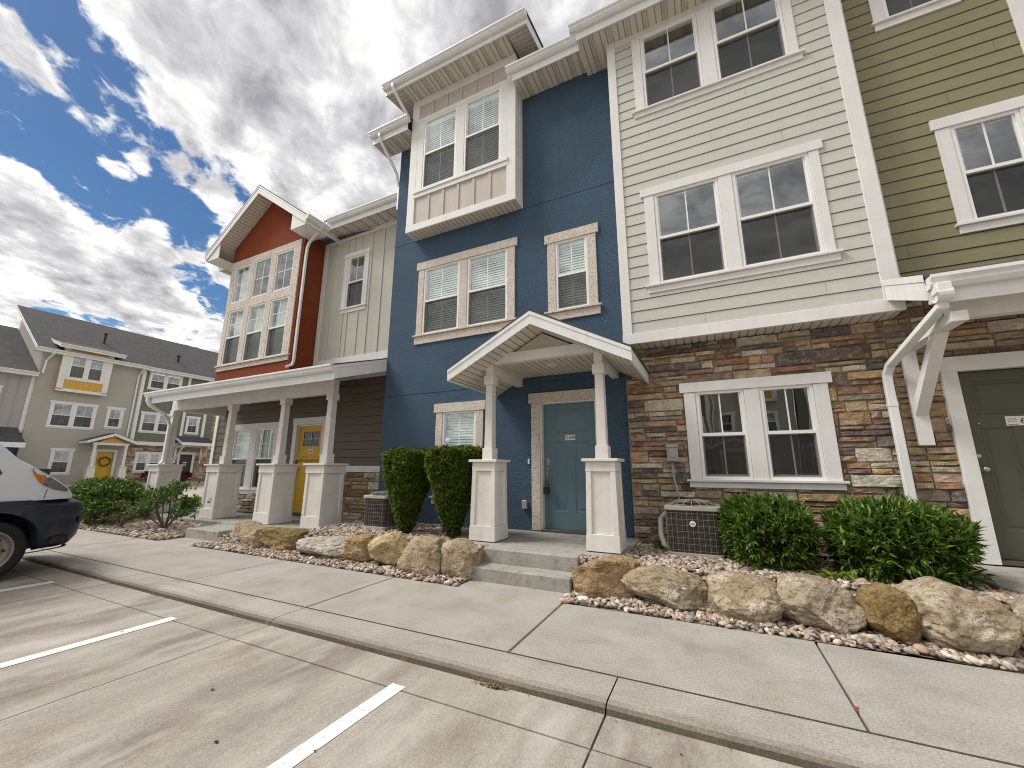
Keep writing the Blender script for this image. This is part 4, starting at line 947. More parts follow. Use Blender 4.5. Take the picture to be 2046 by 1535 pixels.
for sgn, xw in ((-1, RX0), (1, RX1)):
    mb = MB(); xe = RXC + sgn * RHALF; zb_ = RPK - .25 - RHALF * RSL
    mb.prism([(xe - sgn * .021, RYF + .03, zb_), (xw, RYF + .03, zb_), (xw, RYF + .03, zr(xw) + .04), (xe - sgn * .021, RYF + .03, zb_ + .12)], (0, 0, 0), (0, .02, 0))
    mb.box(min(xe - sgn * .021, xw), max(xe - sgn * .021, xw), RYF + .05, YC - .45 if sgn > 0 else YC, zb_, zb_ + .012)
    mb.build('eave_return', 'white_metal', bayr)
zg = RPK - .014 - RHALF * RSL
for sgn in (1, -1):
    mb = MB(); xe = RXC + sgn * (RHALF + .002)
    mb.prism([(xe + sgn * a, RYF - .01, zg - .122 + b) for a, b in GUT], (0, 0, 0), (0, .66 if sgn > 0 else 3, 0))
    mb.build('gutter', 'white_metal', bayr)
ZCE = Z(6.2)
eave(RH, -8.64, -6.03, YC, 6.42, ZCE, ZCE + .24, .5, 5, gx=(-8.52, -6.05), ends=(False, True))
mb = MB(); ribbed(mb, (-9.2, 6.44, ZCE + .002), (1, 0, 0), (0, 1, 0), (0, 0, -1), .565, YC - 6.44, .1); mb.build('soffit', 'white_soffit', RH)
eave(RH, -13.55, -12.98, YC, 6.42, ZCE - .05, ZCE + .19, .5, 5, ends=(True, False))
spout(RH, [(-8.52, 6.24, ZCE + .13), (-8.52, 6.24, ZCE + .03), (-8.60, 6.24, ZCE - .08), (-9.06, 6.28, ZCE - .33), (-9.15, 6.30, ZCE - .45), (-9.165, 6.30, ZCE - .7), (-9.165, 6.30, Z(2.62)), (-9.165, 6.27, Z(2.52)), (-9.2, 6.14, Z(2.44))], wd=.075)
# ground floor under the porch
g1 = [(-12.22, -11.46), (-11.17, -10.40)]
mb = MB(); lap(mb, -13.12, -5.95, Z(.06), Z(2.24), YBR, .19, [(-12.30, -10.32, Z(-.6), Z(1.20)), (-9.68, -8.46, Z(-1.1), Z(1.25))]); mb.build('wall', 'brown_siding', RH)
mb = MB(); stucco(mb, -13.15, -5.95, .1, Z(.05), YBR, [(-12.24, -10.38, Z(-.58), Z(.2)), (-9.5, -8.5, Z(-1.1), Z(.2))]); mb.build('mortar_bed', 'mortar', RH)
mb = MB(); ashlar(mb, -13.1, -5.95, .19, Z(-.08), YBR, [(-12.30, -10.32, Z(-.62), Z(.2)), (-9.68, -8.46, Z(-1.1), Z(.2))], 8); mb.build('stone_veneer', 'stone_veneer', RH)
for xa, xb in ((-8.46, -5.95), (-10.31, -9.69), (-13.1, -12.31)): mb = MB(); mb.box(xa, xb, YBR - .045, YBR, Z(-.08), Z(.06)); mb.build('belt_board', 'white_trim', RH, bevel=.003)
mb = MB(); mb.box(-13.24, -13.10, YBR - .04, YBR + .1, .2, Z(2.0)); mb.build('corner_board', 'white_trim', RH, bevel=.003)
window(RH, g1, Z(-.54), Z(1.06), YBR, -12.34, -10.28, Z(1.22), Z(-.68), upper=(2, 2), lower=(1, 1), head_over=.03, sill_over=.03, curtain=True)
mb = MB(); mb.box(-9.70, -8.44, YBR - .04, YBR + .01, Z(1.10), Z(1.27)); mb.box(-9.68, -9.54, YBR - .03, YBR + .12, Z(-1.1), Z(1.10)); mb.box(-8.60, -8.46, YBR - .03, YBR + .12, Z(-1.1), Z(1.10)); mb.box(-9.54, -8.6, YBR + .02, YBR + .12, Z(1.06), Z(1.10)); mb.build('door_trim', 'white_trim', RH, bevel=.003)
yd = YBR + .07
D = panelled_door(RH, -9.53, -8.61, Z(-1.07), Z(1.055), yd, 'yellow_door', [(-9.40, -9.12, Z(-.85), Z(.30)), (-9.02, -8.74, Z(-.85), Z(.30))], (-9.36, -8.78, Z(.55), Z(.92)))
mb = MB()
mb.box(-9.36, -8.78, yd - .004, yd + .01, Z(.725), Z(.745)); mb.box(-9.08, -9.06, yd - .003, yd + .009, Z(.55), Z(.92)); mb.build('muntin', 'yellow_door', D)
mb = MB(); mb.face([(-9.36, yd + .011, Z(.55)), (-8.78, yd + .011, Z(.55)), (-8.78, yd + .011, Z(.92)), (-9.36, yd + .011, Z(.92))]); mb.build('pane', 'van_glass', D)
p_ = plaque(D, -9.07, Z(.42), yd, '', .19, .09)
board(D, 'plate_emblem', 'sign_ink', (-9.15, -9.11, yd - .0075, yd - .0065, Z(.395), Z(.445)), (-9.06, -9.00, yd - .0075, yd - .0065, Z(.405), Z(.435)), bevel=0)
mb = MB(); mb.lathe((-9.46, yd, Z(-.04)), (0, -1, 0), [(.03, 0), (.03, .01), (.012, .014), (.012, .04), (.03, .055), (.02, .075), (0, .075)], 14); mb.build('handle', 'brass_steel', D, smooth=True)
board(RH, 'threshold', 'steel_dark', (-9.53, -8.61, YBR - .06, yd + .05, Z(-1.10), Z(-1.075)))
# the porch roof and its four columns
PY = 4.97
pr = MB(); psl = .335
pr.prism([(-12.72, PY - .03, Z(1.84)), (-12.72, YC + .02, Z(1.84) + 1.95 * psl), (-12.72, YC + .02, Z(1.88) + 1.95 * psl), (-12.72, PY - .03, Z(1.88))], (0, 0, 0), (6.69, 0, 0))
porch_roof = pr.build('porch_roof', 'shingle', RH)
mb = MB(); mb.box(-12.70, -6.05, PY, PY + .022, Z(1.59), Z(1.84))
for x0 in (-6.052, -12.72):
    mb.prism([(x0, PY - .002, Z(1.60)), (x0, YC - .03, Z(1.60) + 1.9 * psl), (x0, YC - .03, Z(1.83) + 1.9 * psl), (x0, PY - .002, Z(1.83))], (0, 0, 0), (.022, 0, 0))
    mb.prism([(x0 + (.022 if x0 > -10 else -.008), PY - .003, Z(1.80)), (x0 + (.022 if x0 > -10 else -.008), YC - .03, Z(1.80) + 1.9 * psl), (x0 + (.022 if x0 > -10 else -.008), YC - .03, Z(1.86) + 1.9 * psl), (x0 + (.022 if x0 > -10 else -.008), PY - .003, Z(1.86))], (0, 0, 0), (.008, 0, 0))
mb.build('fascia', 'white_metal', porch_roof)
gutter(porch_roof, -12.74, -6.03, PY - .002, Z(1.86))
mb = MB(); ribbed(mb, (-12.70, PY + .022, Z(1.605)), (1, 0, 0), (0, 1, psl), (0, 0, -1), 6.64, (YC - PY - .05) * math.hypot(1, psl), .1); mb.build('soffit', 'white_soffit', porch_roof)
ZP = .20
cols = (-12.80, -10.20, -8.27, -6.82)
PCY = 5.635
mb = MB(); mb.box(cols[0] - .08, cols[3] + .075, 5.565, 5.705, Z(1.50), Z(1.785)); mb.box(cols[0] - .08, cols[0] + .06, 5.706, YC - .03, Z(1.50), Z(1.80)); mb.box(cols[0], -6.0, YC - .05, YC - .018, Z(2.13), Z(2.235)); mb.build('beam', 'white_trim', porch_roof, bevel=.004)
for cx in cols:
    mb = MB(); h1 = Z(.06)
    mb.frustum(cx, PCY, ZP + .005, ZP + .22, .258, .258, .255, .255)
    mb.frustum(cx, PCY, ZP + .22, h1 - .15, .232, .232, .224, .224)
    mb.frustum(cx, PCY, h1 - .15, h1, .258, .258, .256, .256)
    for sx in (-1, 1):
        for sy in (-1, 1): mb.prism([(cx + sx * .252, PCY + sy * .252, ZP + .22), (cx + sx * .18, PCY + sy * .252, ZP + .22), (cx + sx * .18, PCY + sy * .18, ZP + .22), (cx + sx * .252, PCY + sy * .18, ZP + .22)], (0, 0, 0), (-sx * .004, -sy * .004, h1 - .15 - ZP - .22))
    mb.box(cx - .30, cx + .30, PCY - .30, PCY + .30, h1, h1 + .035)
    c_ = mb.build('column', 'column_white', RH, bevel=.004)
    mb = MB(); k = PCY
    mb.box(cx - .093, cx + .093, k - .093, k + .093, h1 + .035, h1 + .22); mb.frustum(cx, k, h1 + .22, Z(1.36), .070, .070, .063, .063)
    mb.box(cx - .088, cx + .088, k - .088, k + .088, Z(1.36), Z(1.498)); mb.build('post', 'column_white', c_, bevel=.004)
spout(porch_roof, [(-12.62, 4.92, Z(1.76)), (-12.62, 4.92, Z(1.66)), (-12.58, 4.96, Z(1.55)), (-12.50, 5.25, Z(1.36)), (-12.66, 5.42, Z(1.25)), (-12.69, 5.50, Z(1.1)), (-12.69, 5.50, Z(.2)), (-12.66, 5.44, Z(.11))], wd=.085, dp=.065)

# ------------------------------------------------------------------ slabs and steps
st = thing('front_steps', 'grey concrete stoop and two steps below the blue front door', 'steps', (-2.05, 5.2, 0))
mb = MB(); mb.box(-3.14, -.985, 4.90, YB - .002, -.1, ZF - .006); mb.build('landing', 'step_concrete', st, bevel=.014)
mb = MB(); mb.box(-2.70, -1.45, 4.70, 4.899, -.1, ZF - .012); mb.build('step', 'step_concrete', st, bevel=.014)
mb = MB(); mb.box(-2.71, -1.46, 4.43, 4.699, -.1, .155); mb.build('step', 'step_concrete', st, bevel=.014)
st = thing('front_steps', 'low concrete porch slab and single step below the rust red house', 'steps', (-9.6, 5.6, 0))
mb = MB(); mb.box(-13.3, -6.32, 5.24, YC - .002, -.1, ZP); mb.build('landing', 'step_concrete', st, bevel=.012)
mb = MB(); mb.box(-9.20, -8.12, 4.54, 5.239, -.1, ZP - .02); mb.build('step', 'step_concrete', st, bevel=.014)
st = thing('front_steps', 'chamfered concrete stoop slab at the dark olive door', 'steps', (3.0, 5.5, 0))
mb = MB(); mb.prism([(2.12, 5.15, 0), (2.24, 5.0, 0), (4.2, 5.0, 0), (4.2, 6.15, 0), (2.12, 6.15, 0)], (0, 0, .0), (0, 0, Z(-.962))); mb.build('landing', 'step_concrete', st, bevel=.014)

# ------------------------------------------------------------------ planting beds
def sstep(a, b, x): t = min(max((x - a) / (b - a), 0), 1); return t * t * (3 - 2 * t)
def bed_h(x, y):
    top = .285 if x > -6.2 else (.165 if x > -8.2 else .09)
    if x < -9.1: base = .012 + .07 * sstep(4.2, 5.0, y)
    else: base = .012 + (top - .012) * sstep(4.46, 4.80, y)
    return base + .018 * noise.noise(Vector((x * 2.1, y * 2.1, 0)))
BEDS = [(-.98, 6.0, 4.125, 6.2), (-6.33, -2.72, 4.125, 6.26), (-8.11, -6.33, 4.125, 5.25), (-15.6, -9.21, 4.125, 5.25), (-3.14, -2.72, 4.125, 4.9), (-1.45, -.98, 4.125, 4.9)]
def in_bed(x, y):
    if 2.12 < x and y > 5.0: return False
    if -3.15 < x < -.98 and y > 4.89: return False
    if -2.715 < x < -1.455: return False
    return any(b[0] < x < b[1] and b[2] < y < b[3] for b in BEDS)
mb = MB()
for b in BEDS[:4] + BEDS[5:]:
    nx, ny = max(2, int((b[1] - b[0]) / .12)), max(2, int((b[3] - b[2]) / .08)); base = len(mb.v)
    for j in range(ny + 1):
        for i in range(nx + 1):
            x = b[0] + (b[1] - b[0]) * i / nx; y = b[2] + (b[3] - b[2]) * j / ny; mb.v.append((x, y, bed_h(x, y) - .014))
    for j in range(ny):
        for i in range(nx): k = base + j * (nx + 1) + i; mb.f.append((k, k + 1, k + nx + 2, k + nx + 1)); mb.c.append(None)
struct('bed_soil', mb, 'gravel_base')
def raw_mesh(name, V, F, mat, cols=None, smooth=True):
    """V (n,3), F (m,k) arrays; cols (m,3) per face"""
    me = bpy.data.meshes.new(name); n, k = F.shape
    me.vertices.add(len(V)); me.vertices.foreach_set('co', np.ascontiguousarray(V, dtype=np.float32).ravel())
    me.loops.add(n * k); me.loops.foreach_set('vertex_index', np.ascontiguousarray(F, dtype=np.int32).ravel())
    me.polygons.add(n); me.polygons.foreach_set('loop_start', np.arange(0, n * k, k, dtype=np.int32))
    try: me.polygons.foreach_set('loop_total', np.full(n, k, dtype=np.int32))
    except Exception: pass
    if smooth: me.polygons.foreach_set('use_smooth', np.ones(n, dtype=bool))
    me.update(calc_edges=True); me.validate()
    if cols is not None:
        a = me.color_attributes.new('Col', 'FLOAT_COLOR', 'CORNER')
        c = np.ones((n, k, 4), dtype=np.float32); c[:, :, :3] = cols[:, None, :]; a.data.foreach_set('color', c.ravel())
    me.materials.append(MT[mat]); return me
import bmesh
def ico(sub):
    bm = bmesh.new(); bmesh.ops.create_icosphere(bm, subdivisions=sub, radius=1); bm.verts.ensure_lookup_table()
    V = np.array([v.co[:] for v in bm.verts]); F = np.array([[v.index for v in f.verts] for f in bm.faces]); bm.free(); return V, F
rg = np.random.default_rng(11)
def rot_rand(n):
    q = rg.normal(size=(n, 4)); q /= np.linalg.norm(q, axis=1)[:, None]; a, b, c, d = q.T
    return np.stack([np.stack([1 - 2 * (c * c + d * d), 2 * (b * c - a * d), 2 * (b * d + a * c)], -1), np.stack([2 * (b * c + a * d), 1 - 2 * (b * b + d * d), 2 * (c * d - a * b)], -1),
                     np.stack([2 * (b * d - a * c), 2 * (c * d + a * b), 1 - 2 * (b * b + c * c)], -1)], 1)
PEB = np.array([(.45, .36, .28), (.38, .285, .215), (.50, .42, .34), (.33, .26, .20), (.36, .325, .28), (.58, .52, .44), (.23, .17, .13), (.42, .31, .235), (.31, .28, .245), (.46, .39, .30), (.15, .12, .095), (.47, .355, .27)])
def pebbles(name, label, area, count, size):
    V0, F0 = ico(2); P = []
    while len(P) < count:
        x = rnd.uniform(area[0], area[1]); y = area[2] + (area[3] - area[2]) * rnd.random()
        if in_bed(x, y): P.append((x, y, bed_h(x, y)))
    P = np.array(P); n = count
    s = size * np.exp(rg.normal(0, .28, n)); ax = np.stack([s * rg.uniform(.9, 1.35, n), s * rg.uniform(.7, 1.0, n), s * rg.uniform(.45, .7, n)], 1) * .5
    # lie mostly flat: yaw plus a small tilt
    yaw = rg.uniform(0, 6.283, n); tl = rg.normal(0, .35, n); t2 = rg.normal(0, .35, n)
    cz, sz = np.cos(yaw), np.sin(yaw); o = np.zeros(n); i1 = np.ones(n)
    Rz = np.stack([np.stack([cz, -sz, o], -1), np.stack([sz, cz, o], -1), np.stack([o, o, i1], -1)], 1)
    cx, sx = np.cos(tl), np.sin(tl); Rx = np.stack([np.stack([i1, o, o], -1), np.stack([o, cx, -sx], -1), np.stack([o, sx, cx], -1)], 1)
    cy, sy = np.cos(t2), np.sin(t2); Ry = np.stack([np.stack([cy, o, sy], -1), np.stack([o, i1, o], -1), np.stack([-sy, o, cy], -1)], 1)
    Rm = Rz @ Rx @ Ry
    lump = 1 + .24 * np.sin(V0 @ rg.normal(0, 2.2, (3, n)) + rg.uniform(0, 6, n))
    V = V0[None] * ax[:, None, :] * lump.T[:, :, None]; V = np.einsum('nij,nkj->nki', Rm, V) + P[:, None, :]
    V[:, :, 2] += (rg.uniform(-.004, .022, n))[:, None]
    F = (F0[None] + (np.arange(n) * len(V0))[:, None, None]).reshape(-1, 3)
    col = PEB[rg.integers(0, len(PEB), n)] * rg.uniform(.75, 1.2, (n, 1)); cols = np.repeat(col, len(F0), axis=0)
    me = raw_mesh(name, V.reshape(-1, 3), F, 'pebble', cols); ob = bpy.data.objects.new(name, me); COL.objects.link(ob)
    return tag(ob, label, 'gravel', None, 'stuff')
pebbles('gravel', 'pinkish river pebbles round the boulders by the stone veneer wall', (-1.5, 6.0, 4.125, 6.2), 12500, .042)
pebbles('gravel', 'pinkish river pebbles round the boulders between the two porches', (-8.1, -2.72, 4.125, 6.26), 9500, .042)
pebbles('gravel', 'pinkish river pebbles under the shrubs beside the van', (-15.6, -9.22, 4.125, 5.25), 4200, .056)

# ------------------------------------------------------------------ boulders
def boulder(x0, x1, zt, yf, depth, mat, label, seed, block=.5, zb=-.03, cuts=9, rough=.075, sub=6, tilt=0.0):
    V, F = ico(sub); r = random.Random(seed); e = 1 - .45 * block
    V = np.sign(V) * np.abs(V) ** e; V /= np.maximum(np.abs(V).max(), 1e-6)
    for _ in range(cuts):
        n = np.array([r.gauss(0, 1), r.gauss(0, 1), r.gauss(0, .8)]); n /= np.linalg.norm(n); d = r.uniform(.74, .95)
        h = V @ n - d; V = V - np.outer(np.maximum(h, 0) * .9, n)
    s = Vector((seed * 3.1, seed * 1.7, seed * .9))
    for i, v in enumerate(V):
        p = Vector(v); k = noise.fractal(p * 1.3 + s, 1.0, 2.0, 4) * rough * 1.5 + (1 - abs(noise.noise(p * 2.6 + s))) * rough * .7 + noise.fractal(p * 5 + s, .8, 2.2, 4) * rough * .42 + (1 - abs(noise.noise(p * 4.3 - s)) * 2) * rough * .22
        V[i] = v * (1 + k - rough * .5)
    lo, hi = V.min(0), V.max(0); V = (V - (lo + hi) / 2) / ((hi - lo) / 2)
    c, s_ = math.cos(tilt), math.sin(tilt); V = np.stack([V[:, 0] * c - V[:, 2] * s_, V[:, 1], V[:, 0] * s_ + V[:, 2] * c], 1)
    lo, hi = V.min(0), V.max(0); V = (V - (lo + hi) / 2) / ((hi - lo) / 2)
    V = V * np.array([(x1 - x0) / 2, depth / 2, (zt - zb) / 2]) + np.array([0, 0, (zt - zb) / 2])
    me = raw_mesh('boulder', V, F, mat); ob = bpy.data.objects.new('boulder', me); ob.location = ((x0 + x1) / 2, yf + depth / 2, zb); COL.objects.link(ob)
    return tag(ob, label, 'boulder', 'boulders edging the planting beds')
boulder(-8.03, -7.36, .36, 4.58, .45, 'rock_gray', 'pinkish grey boulder touching the single step of the rust red house', 1, 1.2, cuts=4)
boulder(-7.40, -6.72, .33, 4.34, .50, 'rock_tan', 'tan squarish boulder, second from the single step', 2, 1.2, cuts=4)
boulder(-6.92, -5.96, .35, 4.40, .55, 'rock_ochre', 'olive ochre boulder with a flat cracked top left of the long white one', 3, .75)
boulder(-5.95, -4.62, .30, 4.28, .60, 'rock_white', 'long whitish pitted boulder in the middle of the left row', 4, .8, rough=.09)
boulder(-5.00, -4.30, .36, 4.36, .48, 'rock_rust', 'small rusty ochre boulder right of the long white one', 5, .6)
boulder(-4.38, -3.66, .46, 4.28, .52, 'rock_yellow', 'yellow tan boulder leaning right below the first clipped yew', 6, .6, tilt=.35)
boulder(-3.80, -3.08, .42, 4.24, .52, 'rock_tan', 'tan rounded square boulder left of the one beside the steps', 7, 1.35, rough=.055, cuts=3)
boulder(-3.14, -2.66, .42, 4.33, .50, 'rock_tan', 'blocky tan boulder against the left side of the concrete steps', 8, 1.45, rough=.05, cuts=2)
boulder(-1.45, -.76, .39, 4.33, .48, 'rock_rust', 'blocky rust and tan boulder against the right side of the concrete steps', 9, 1.4, rough=.05, sub=6, cuts=2)
boulder(-.96, -.10, .335, 4.28, .55, 'rock_lichen', 'wide tan boulder with a tapered left end, in front of the air conditioner', 20, .5, sub=6, tilt=-.18)
boulder(-.17, .50, .37, 4.20, .58, 'rock_lichen', 'round boulder with a pale lichen crust on its crown', 24, .5, sub=6, cuts=6)
boulder(.38, 1.02, .40, 4.20, .58, 'rock_gray', 'grey tan boulder, half crusted, right of the lichen crowned one', 12, .6, sub=6, tilt=-.3)
boulder(.975, 1.35, .40, 4.24, .48, 'rock_ochre', 'narrow mustard brown upright boulder', 33, .5, sub=6, tilt=-.2, cuts=6)
boulder(1.17, 1.90, .46, 4.18, .62, 'rock_lichen', 'largest boulder, pinkish white with grey patches, at the right edge', 14, .65, sub=6, tilt=-.3)
boulder(1.95, 2.7, .40, 4.42, .5, 'rock_gray', 'grey boulder cut off by the right edge of the picture', 15, .6)

# ------------------------------------------------------------------ foliage
def leaves(base, dirs, length, width, cols, fold=.25):
    """one folded blade per row; returns V (n*4,3), F (n,4)"""
    n = len(base); d = dirs / np.linalg.norm(dirs, axis=1)[:, None]
    up = np.tile([0, 0, 1.0], (n, 1)) + rg.normal(0, .35, (n, 3)); s = np.cross(d, up); s /= np.linalg.norm(s, axis=1)[:, None] + 1e-9; nn = np.cross(s, d)
    L_ = length[:, None]; W_ = width[:, None]
    tip = base + d * L_ - nn * L_ * .12; m = base + d * L_ * .48
    V = np.stack([base, m + s * W_ * .5 + nn * W_ * fold, tip, m - s * W_ * .5 + nn * W_ * fold], 1)
    return V.reshape(-1, 3), np.arange(n * 4).reshape(n, 4), cols
def leaf_cols(n, palette, lo=.7, hi=1.3):
    p = np.array(palette); t = rg.random(n)[:, None]; a = p[rg.integers(0, len(p), n)]; b = p[rg.integers(0, len(p), n)]
    return (a * t + b * (1 - t)) * rg.uniform(lo, hi, (n, 1))
def plant(name, label, cat, loc, parts, group=None):
    t = thing(name, label, cat, loc, group)
    for pn, V, F, c, m in parts:
        me = raw_mesh(pn, V - np.array(loc), F, m, c, smooth=False); o = bpy.data.objects.new(pn, me); COL.objects.link(o); o.parent = t; OFF[o.name] = loc
    return t
def shoots(pos, axis, per, ln, wd, palette, spread=.9, jit=.3, lo=.7, hi=1.3):
    n = len(pos); k = per
    P = np.repeat(pos, k, axis=0); A = np.repeat(axis, k, axis=0)
    D = A + rg.normal(0, spread, (n * k, 3)) ; D /= np.linalg.norm(D, axis=1)[:, None]
    P = P + A * (rg.uniform(-.6, .35, (n * k, 1)) * ln)
    tone = np.repeat(rg.uniform(.8, 1.2, (n, 1)), k, axis=0)
    return leaves(P, D, ln * rg.uniform(.7, 1.25, n * k), wd * rg.uniform(.75, 1.2, n * k), leaf_cols(n * k, palette, lo, hi) * tone)
def stems(mbx, base, tips, r=.008):
    for t in tips:
        b = Vector(base); t = Vector(t); m = b.lerp(t, .5) + Vector((rnd.uniform(-.04, .04), rnd.uniform(-.04, .04), rnd.uniform(-.02, .04)))
        mbx.tube([b, m, t], r, 5)
def dome_points(n, c, rad, ex=2.6, shell=.25, zmin=0.02, up=.75):
    """points through the outer shell of a squarish dome; returns points and outward axes"""
    out_p, out_a = [], []
    while len(out_p) < n:
        d = rg.normal(size=3); d[2] = abs(d[2]) * 1.1 if rg.random() < up else d[2]; d /= np.linalg.norm(d)
        sc_ = (abs(d[0]) ** ex + abs(d[1]) ** ex + abs(d[2]) ** ex) ** (-1 / ex)
        k = 1 - shell * rg.random() ** 1.6 + .055 * noise.noise(Vector(d * 3.2) + Vector(c)) * 2
        p = d * sc_ * k
        if p[2] < -1 + zmin: continue
        out_p.append(p * rad + c); a = d / np.array(rad) * min(rad); a[2] += .35; out_a.append(a / np.linalg.norm(a))
    return np.array(out_p), np.array(out_a)
LAUREL = [(.105, .20, .026), (.065, .14, .020), (.165, .265, .04), (.045, .10, .018), (.19, .24, .05)]
def laurel(label, c, rad, n):
    c = np.array(c); p, a = dome_points(n, c, np.array(rad), 3.2, .42, up=.35)
    V, F, cc = shoots(p, a, 10, .082, .023, LAUREL, .62)
    p2, a2 = dome_points(n // 9, c, np.array(rad) * 1.05, 3.0, .08); a2[:, 2] += .6; a2 /= np.linalg.norm(a2, axis=1)[:, None]
    V2, F2, c2 = shoots(p2, a2, 8, .10, .026, LAUREL, .42, lo=.9, hi=1.5)
    zb = c[2] - rad[2]
    mbx = MB(); stems(mbx, (c[0], c[1], zb), [tuple(q) for q in p[:60]])
    t = plant('laurel_bush', label, 'bush', (c[0], c[1], zb), [('foliage', np.vstack([V, V2]), np.vstack([F, F2 + len(V)]), np.vstack([cc, c2]), 'leaf')], 'clipped laurels by the stone wall')
    mbx.build('stem', 'bark', t)
laurel('smaller clipped laurel bush between the air conditioner and the wide laurel', (.485, 5.40, .61), (.405, .40, .33), 1050)
laurel('wide clipped laurel bush under the white downspout by the stone wall', (1.53, 5.33, .59), (.475, .46, .35), 1350)
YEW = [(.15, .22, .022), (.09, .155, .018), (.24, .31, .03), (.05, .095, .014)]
def yew(label, x, y, zb, zt, rmax):
    prof = [(0, .14), (.1, .25), (.3, .46), (.5, .665), (.7, .84), (.85, .96), (.95, 1.0), (.99, .9), (1.0, .6)]
    n = 4300; P, A = [], []
    while len(P) < n:
        t = rnd.random() ** .8
        if rnd.random() < .16: t = rnd.uniform(.95, 1)
        for (a, ra), (b, rb) in zip(prof, prof[1:]):
            if a <= t <= b: r_ = ra + (rb - ra) * (t - a) / (b - a + 1e-9); dr = (rb - ra) / (b - a + 1e-9); break
        if rnd.random() > r_ + .1: continue
        th = rnd.uniform(0, 6.283); k = rmax * r_ * (1 - .22 * rnd.random() ** 1.7)
        if t > .97: k = rmax * r_ * math.sqrt(rnd.random())
        k *= 1 + .20 * noise.noise(Vector((math.cos(th) * 1.6, math.sin(th) * 1.6, t * 3.2 + x * 3)))
        p = (x + k * math.cos(th), y + k * math.sin(th), zb + (zt - zb) * t + .07 * noise.noise(Vector((x * 5 + k * math.cos(th) * 5, k * math.sin(th) * 5, 1))) * (t > .85))
        a = Vector((math.cos(th), math.sin(th), .25 - dr * rmax / (zt - zb) * .6)).normalized()
        if t > .97: a = Vector((math.cos(th) * .3, math.sin(th) * .3, 1)).normalized()
        P.append(p); A.append(tuple(a))
    V, F, c = shoots(np.array(P), np.array(A), 11, .044, .016, YEW, .75)
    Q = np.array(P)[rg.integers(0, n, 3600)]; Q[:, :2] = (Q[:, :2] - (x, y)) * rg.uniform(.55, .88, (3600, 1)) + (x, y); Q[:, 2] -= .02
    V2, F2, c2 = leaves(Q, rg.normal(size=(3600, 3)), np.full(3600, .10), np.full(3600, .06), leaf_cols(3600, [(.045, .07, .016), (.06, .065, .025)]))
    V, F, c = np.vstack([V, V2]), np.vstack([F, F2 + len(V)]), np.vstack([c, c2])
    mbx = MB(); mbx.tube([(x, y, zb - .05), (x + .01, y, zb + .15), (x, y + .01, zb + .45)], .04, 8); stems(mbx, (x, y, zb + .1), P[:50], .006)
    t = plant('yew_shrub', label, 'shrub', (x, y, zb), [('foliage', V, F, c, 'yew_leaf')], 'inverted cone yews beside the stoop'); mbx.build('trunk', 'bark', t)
yew('left one of the two inverted cone yews, beside the air conditioner', -4.44, 5.27, .285, Z(.27), .425)
yew('right one of the two inverted cone yews, against the porch pedestal', -3.555, 5.27, .285, Z(.30), .43)
def mound(label, c, rad, n, pal, ln=.06, wd=.032, per=8, ex=2.3, shell=.35, spread=.8, name='shrub', group='shrubs in the bed beside the van'):
    c = np.array(c); p, a = dome_points(n, c, np.array(rad), ex, shell); V, F, cc = shoots(p, a, per, ln, wd, pal, spread)
    zb = c[2] - rad[2]; t = plant(name, label, 'shrub', (c[0], c[1], zb), [('foliage', V, F, cc, 'leaf')], group)
    mbx = MB(); stems(mbx, (c[0], c[1], zb), [tuple(q) for q in p[:40]]); mbx.build('stem', 'bark', t); return t
BOX = [(.12, .20, .035), (.08, .15, .028), (.17, .26, .04), (.05, .10, .02)]
mound('large rounded green shrub between the van and the end porch column', (-13.5, 4.78, .50), (1.45, .55, .52), 1500, BOX, .075, .04)
mound('low dark green shrub in front of the large rounded one', (-12.55, 4.46, .30), (.55, .34, .28), 420, BOX, .07, .036)
OLV = [(.13, .15, .04), (.10, .12, .035), (.17, .18, .06)]
def branchy(label, base, tips, n, pal, ln, clump=.13, per=8):
    mbx = MB(); P, A = [], []; b = Vector(base)
    for t in tips:
        t = Vector(t); fork = b.lerp(t, .35) + Vector((rnd.uniform(-.05, .05), rnd.uniform(-.05, .05), .03))
        mbx.tube([b, b.lerp(fork, .6) + Vector((rnd.uniform(-.02, .02), 0, .01)), fork, t], .013, 6)
        for _ in range(5):
            q = t + Vector((rnd.gauss(0, clump), rnd.gauss(0, clump), rnd.gauss(0, clump * .5))); mbx.tube([fork.lerp(t, rnd.uniform(.3, 1)), q], .005, 5)
        for _ in range(n):
            q = t + Vector((rnd.gauss(0, clump), rnd.gauss(0, clump), rnd.gauss(0, clump * .42))); P.append(tuple(q)); A.append(tuple((q - b).normalized() + Vector((0, 0, .5))))
    V, F, c = shoots(np.array(P), np.array(A), per, ln, ln * .5, pal, .8)
    t = plant('shrub', label, 'shrub', base, [('foliage', V, F, c, 'leaf')], 'shrubs in the bed beside the van'); mbx.build('trunk', 'bark', t)
branchy('spreading open shrub on a forked bare trunk beside the porch step', (-10.25, 4.66, .03), [(-10.95, 4.6, .50), (-10.75, 4.8, .68), (-10.5, 4.5, .80), (-10.2, 4.8, .88), (-9.95, 4.55, .82), (-9.65, 4.7, .66), (-9.5, 4.55, .42), (-10.9, 4.5, .38), (-10.3, 4.45, .62), (-9.8, 4.85, .5)], 48, [(.11, .19, .045), (.08, .15, .04), (.15, .23, .05)], .06, .115)
branchy('sparse yellowish shrub left of the one with the forked trunk', (-11.45, 4.42, .02), [(-11.75, 4.4, .30), (-11.6, 4.5, .48), (-11.35, 4.35, .52), (-11.15, 4.45, .40), (-11.9, 4.42, .18), (-11.3, 4.4, .28)], 20, OLV, .05, .10, 6)
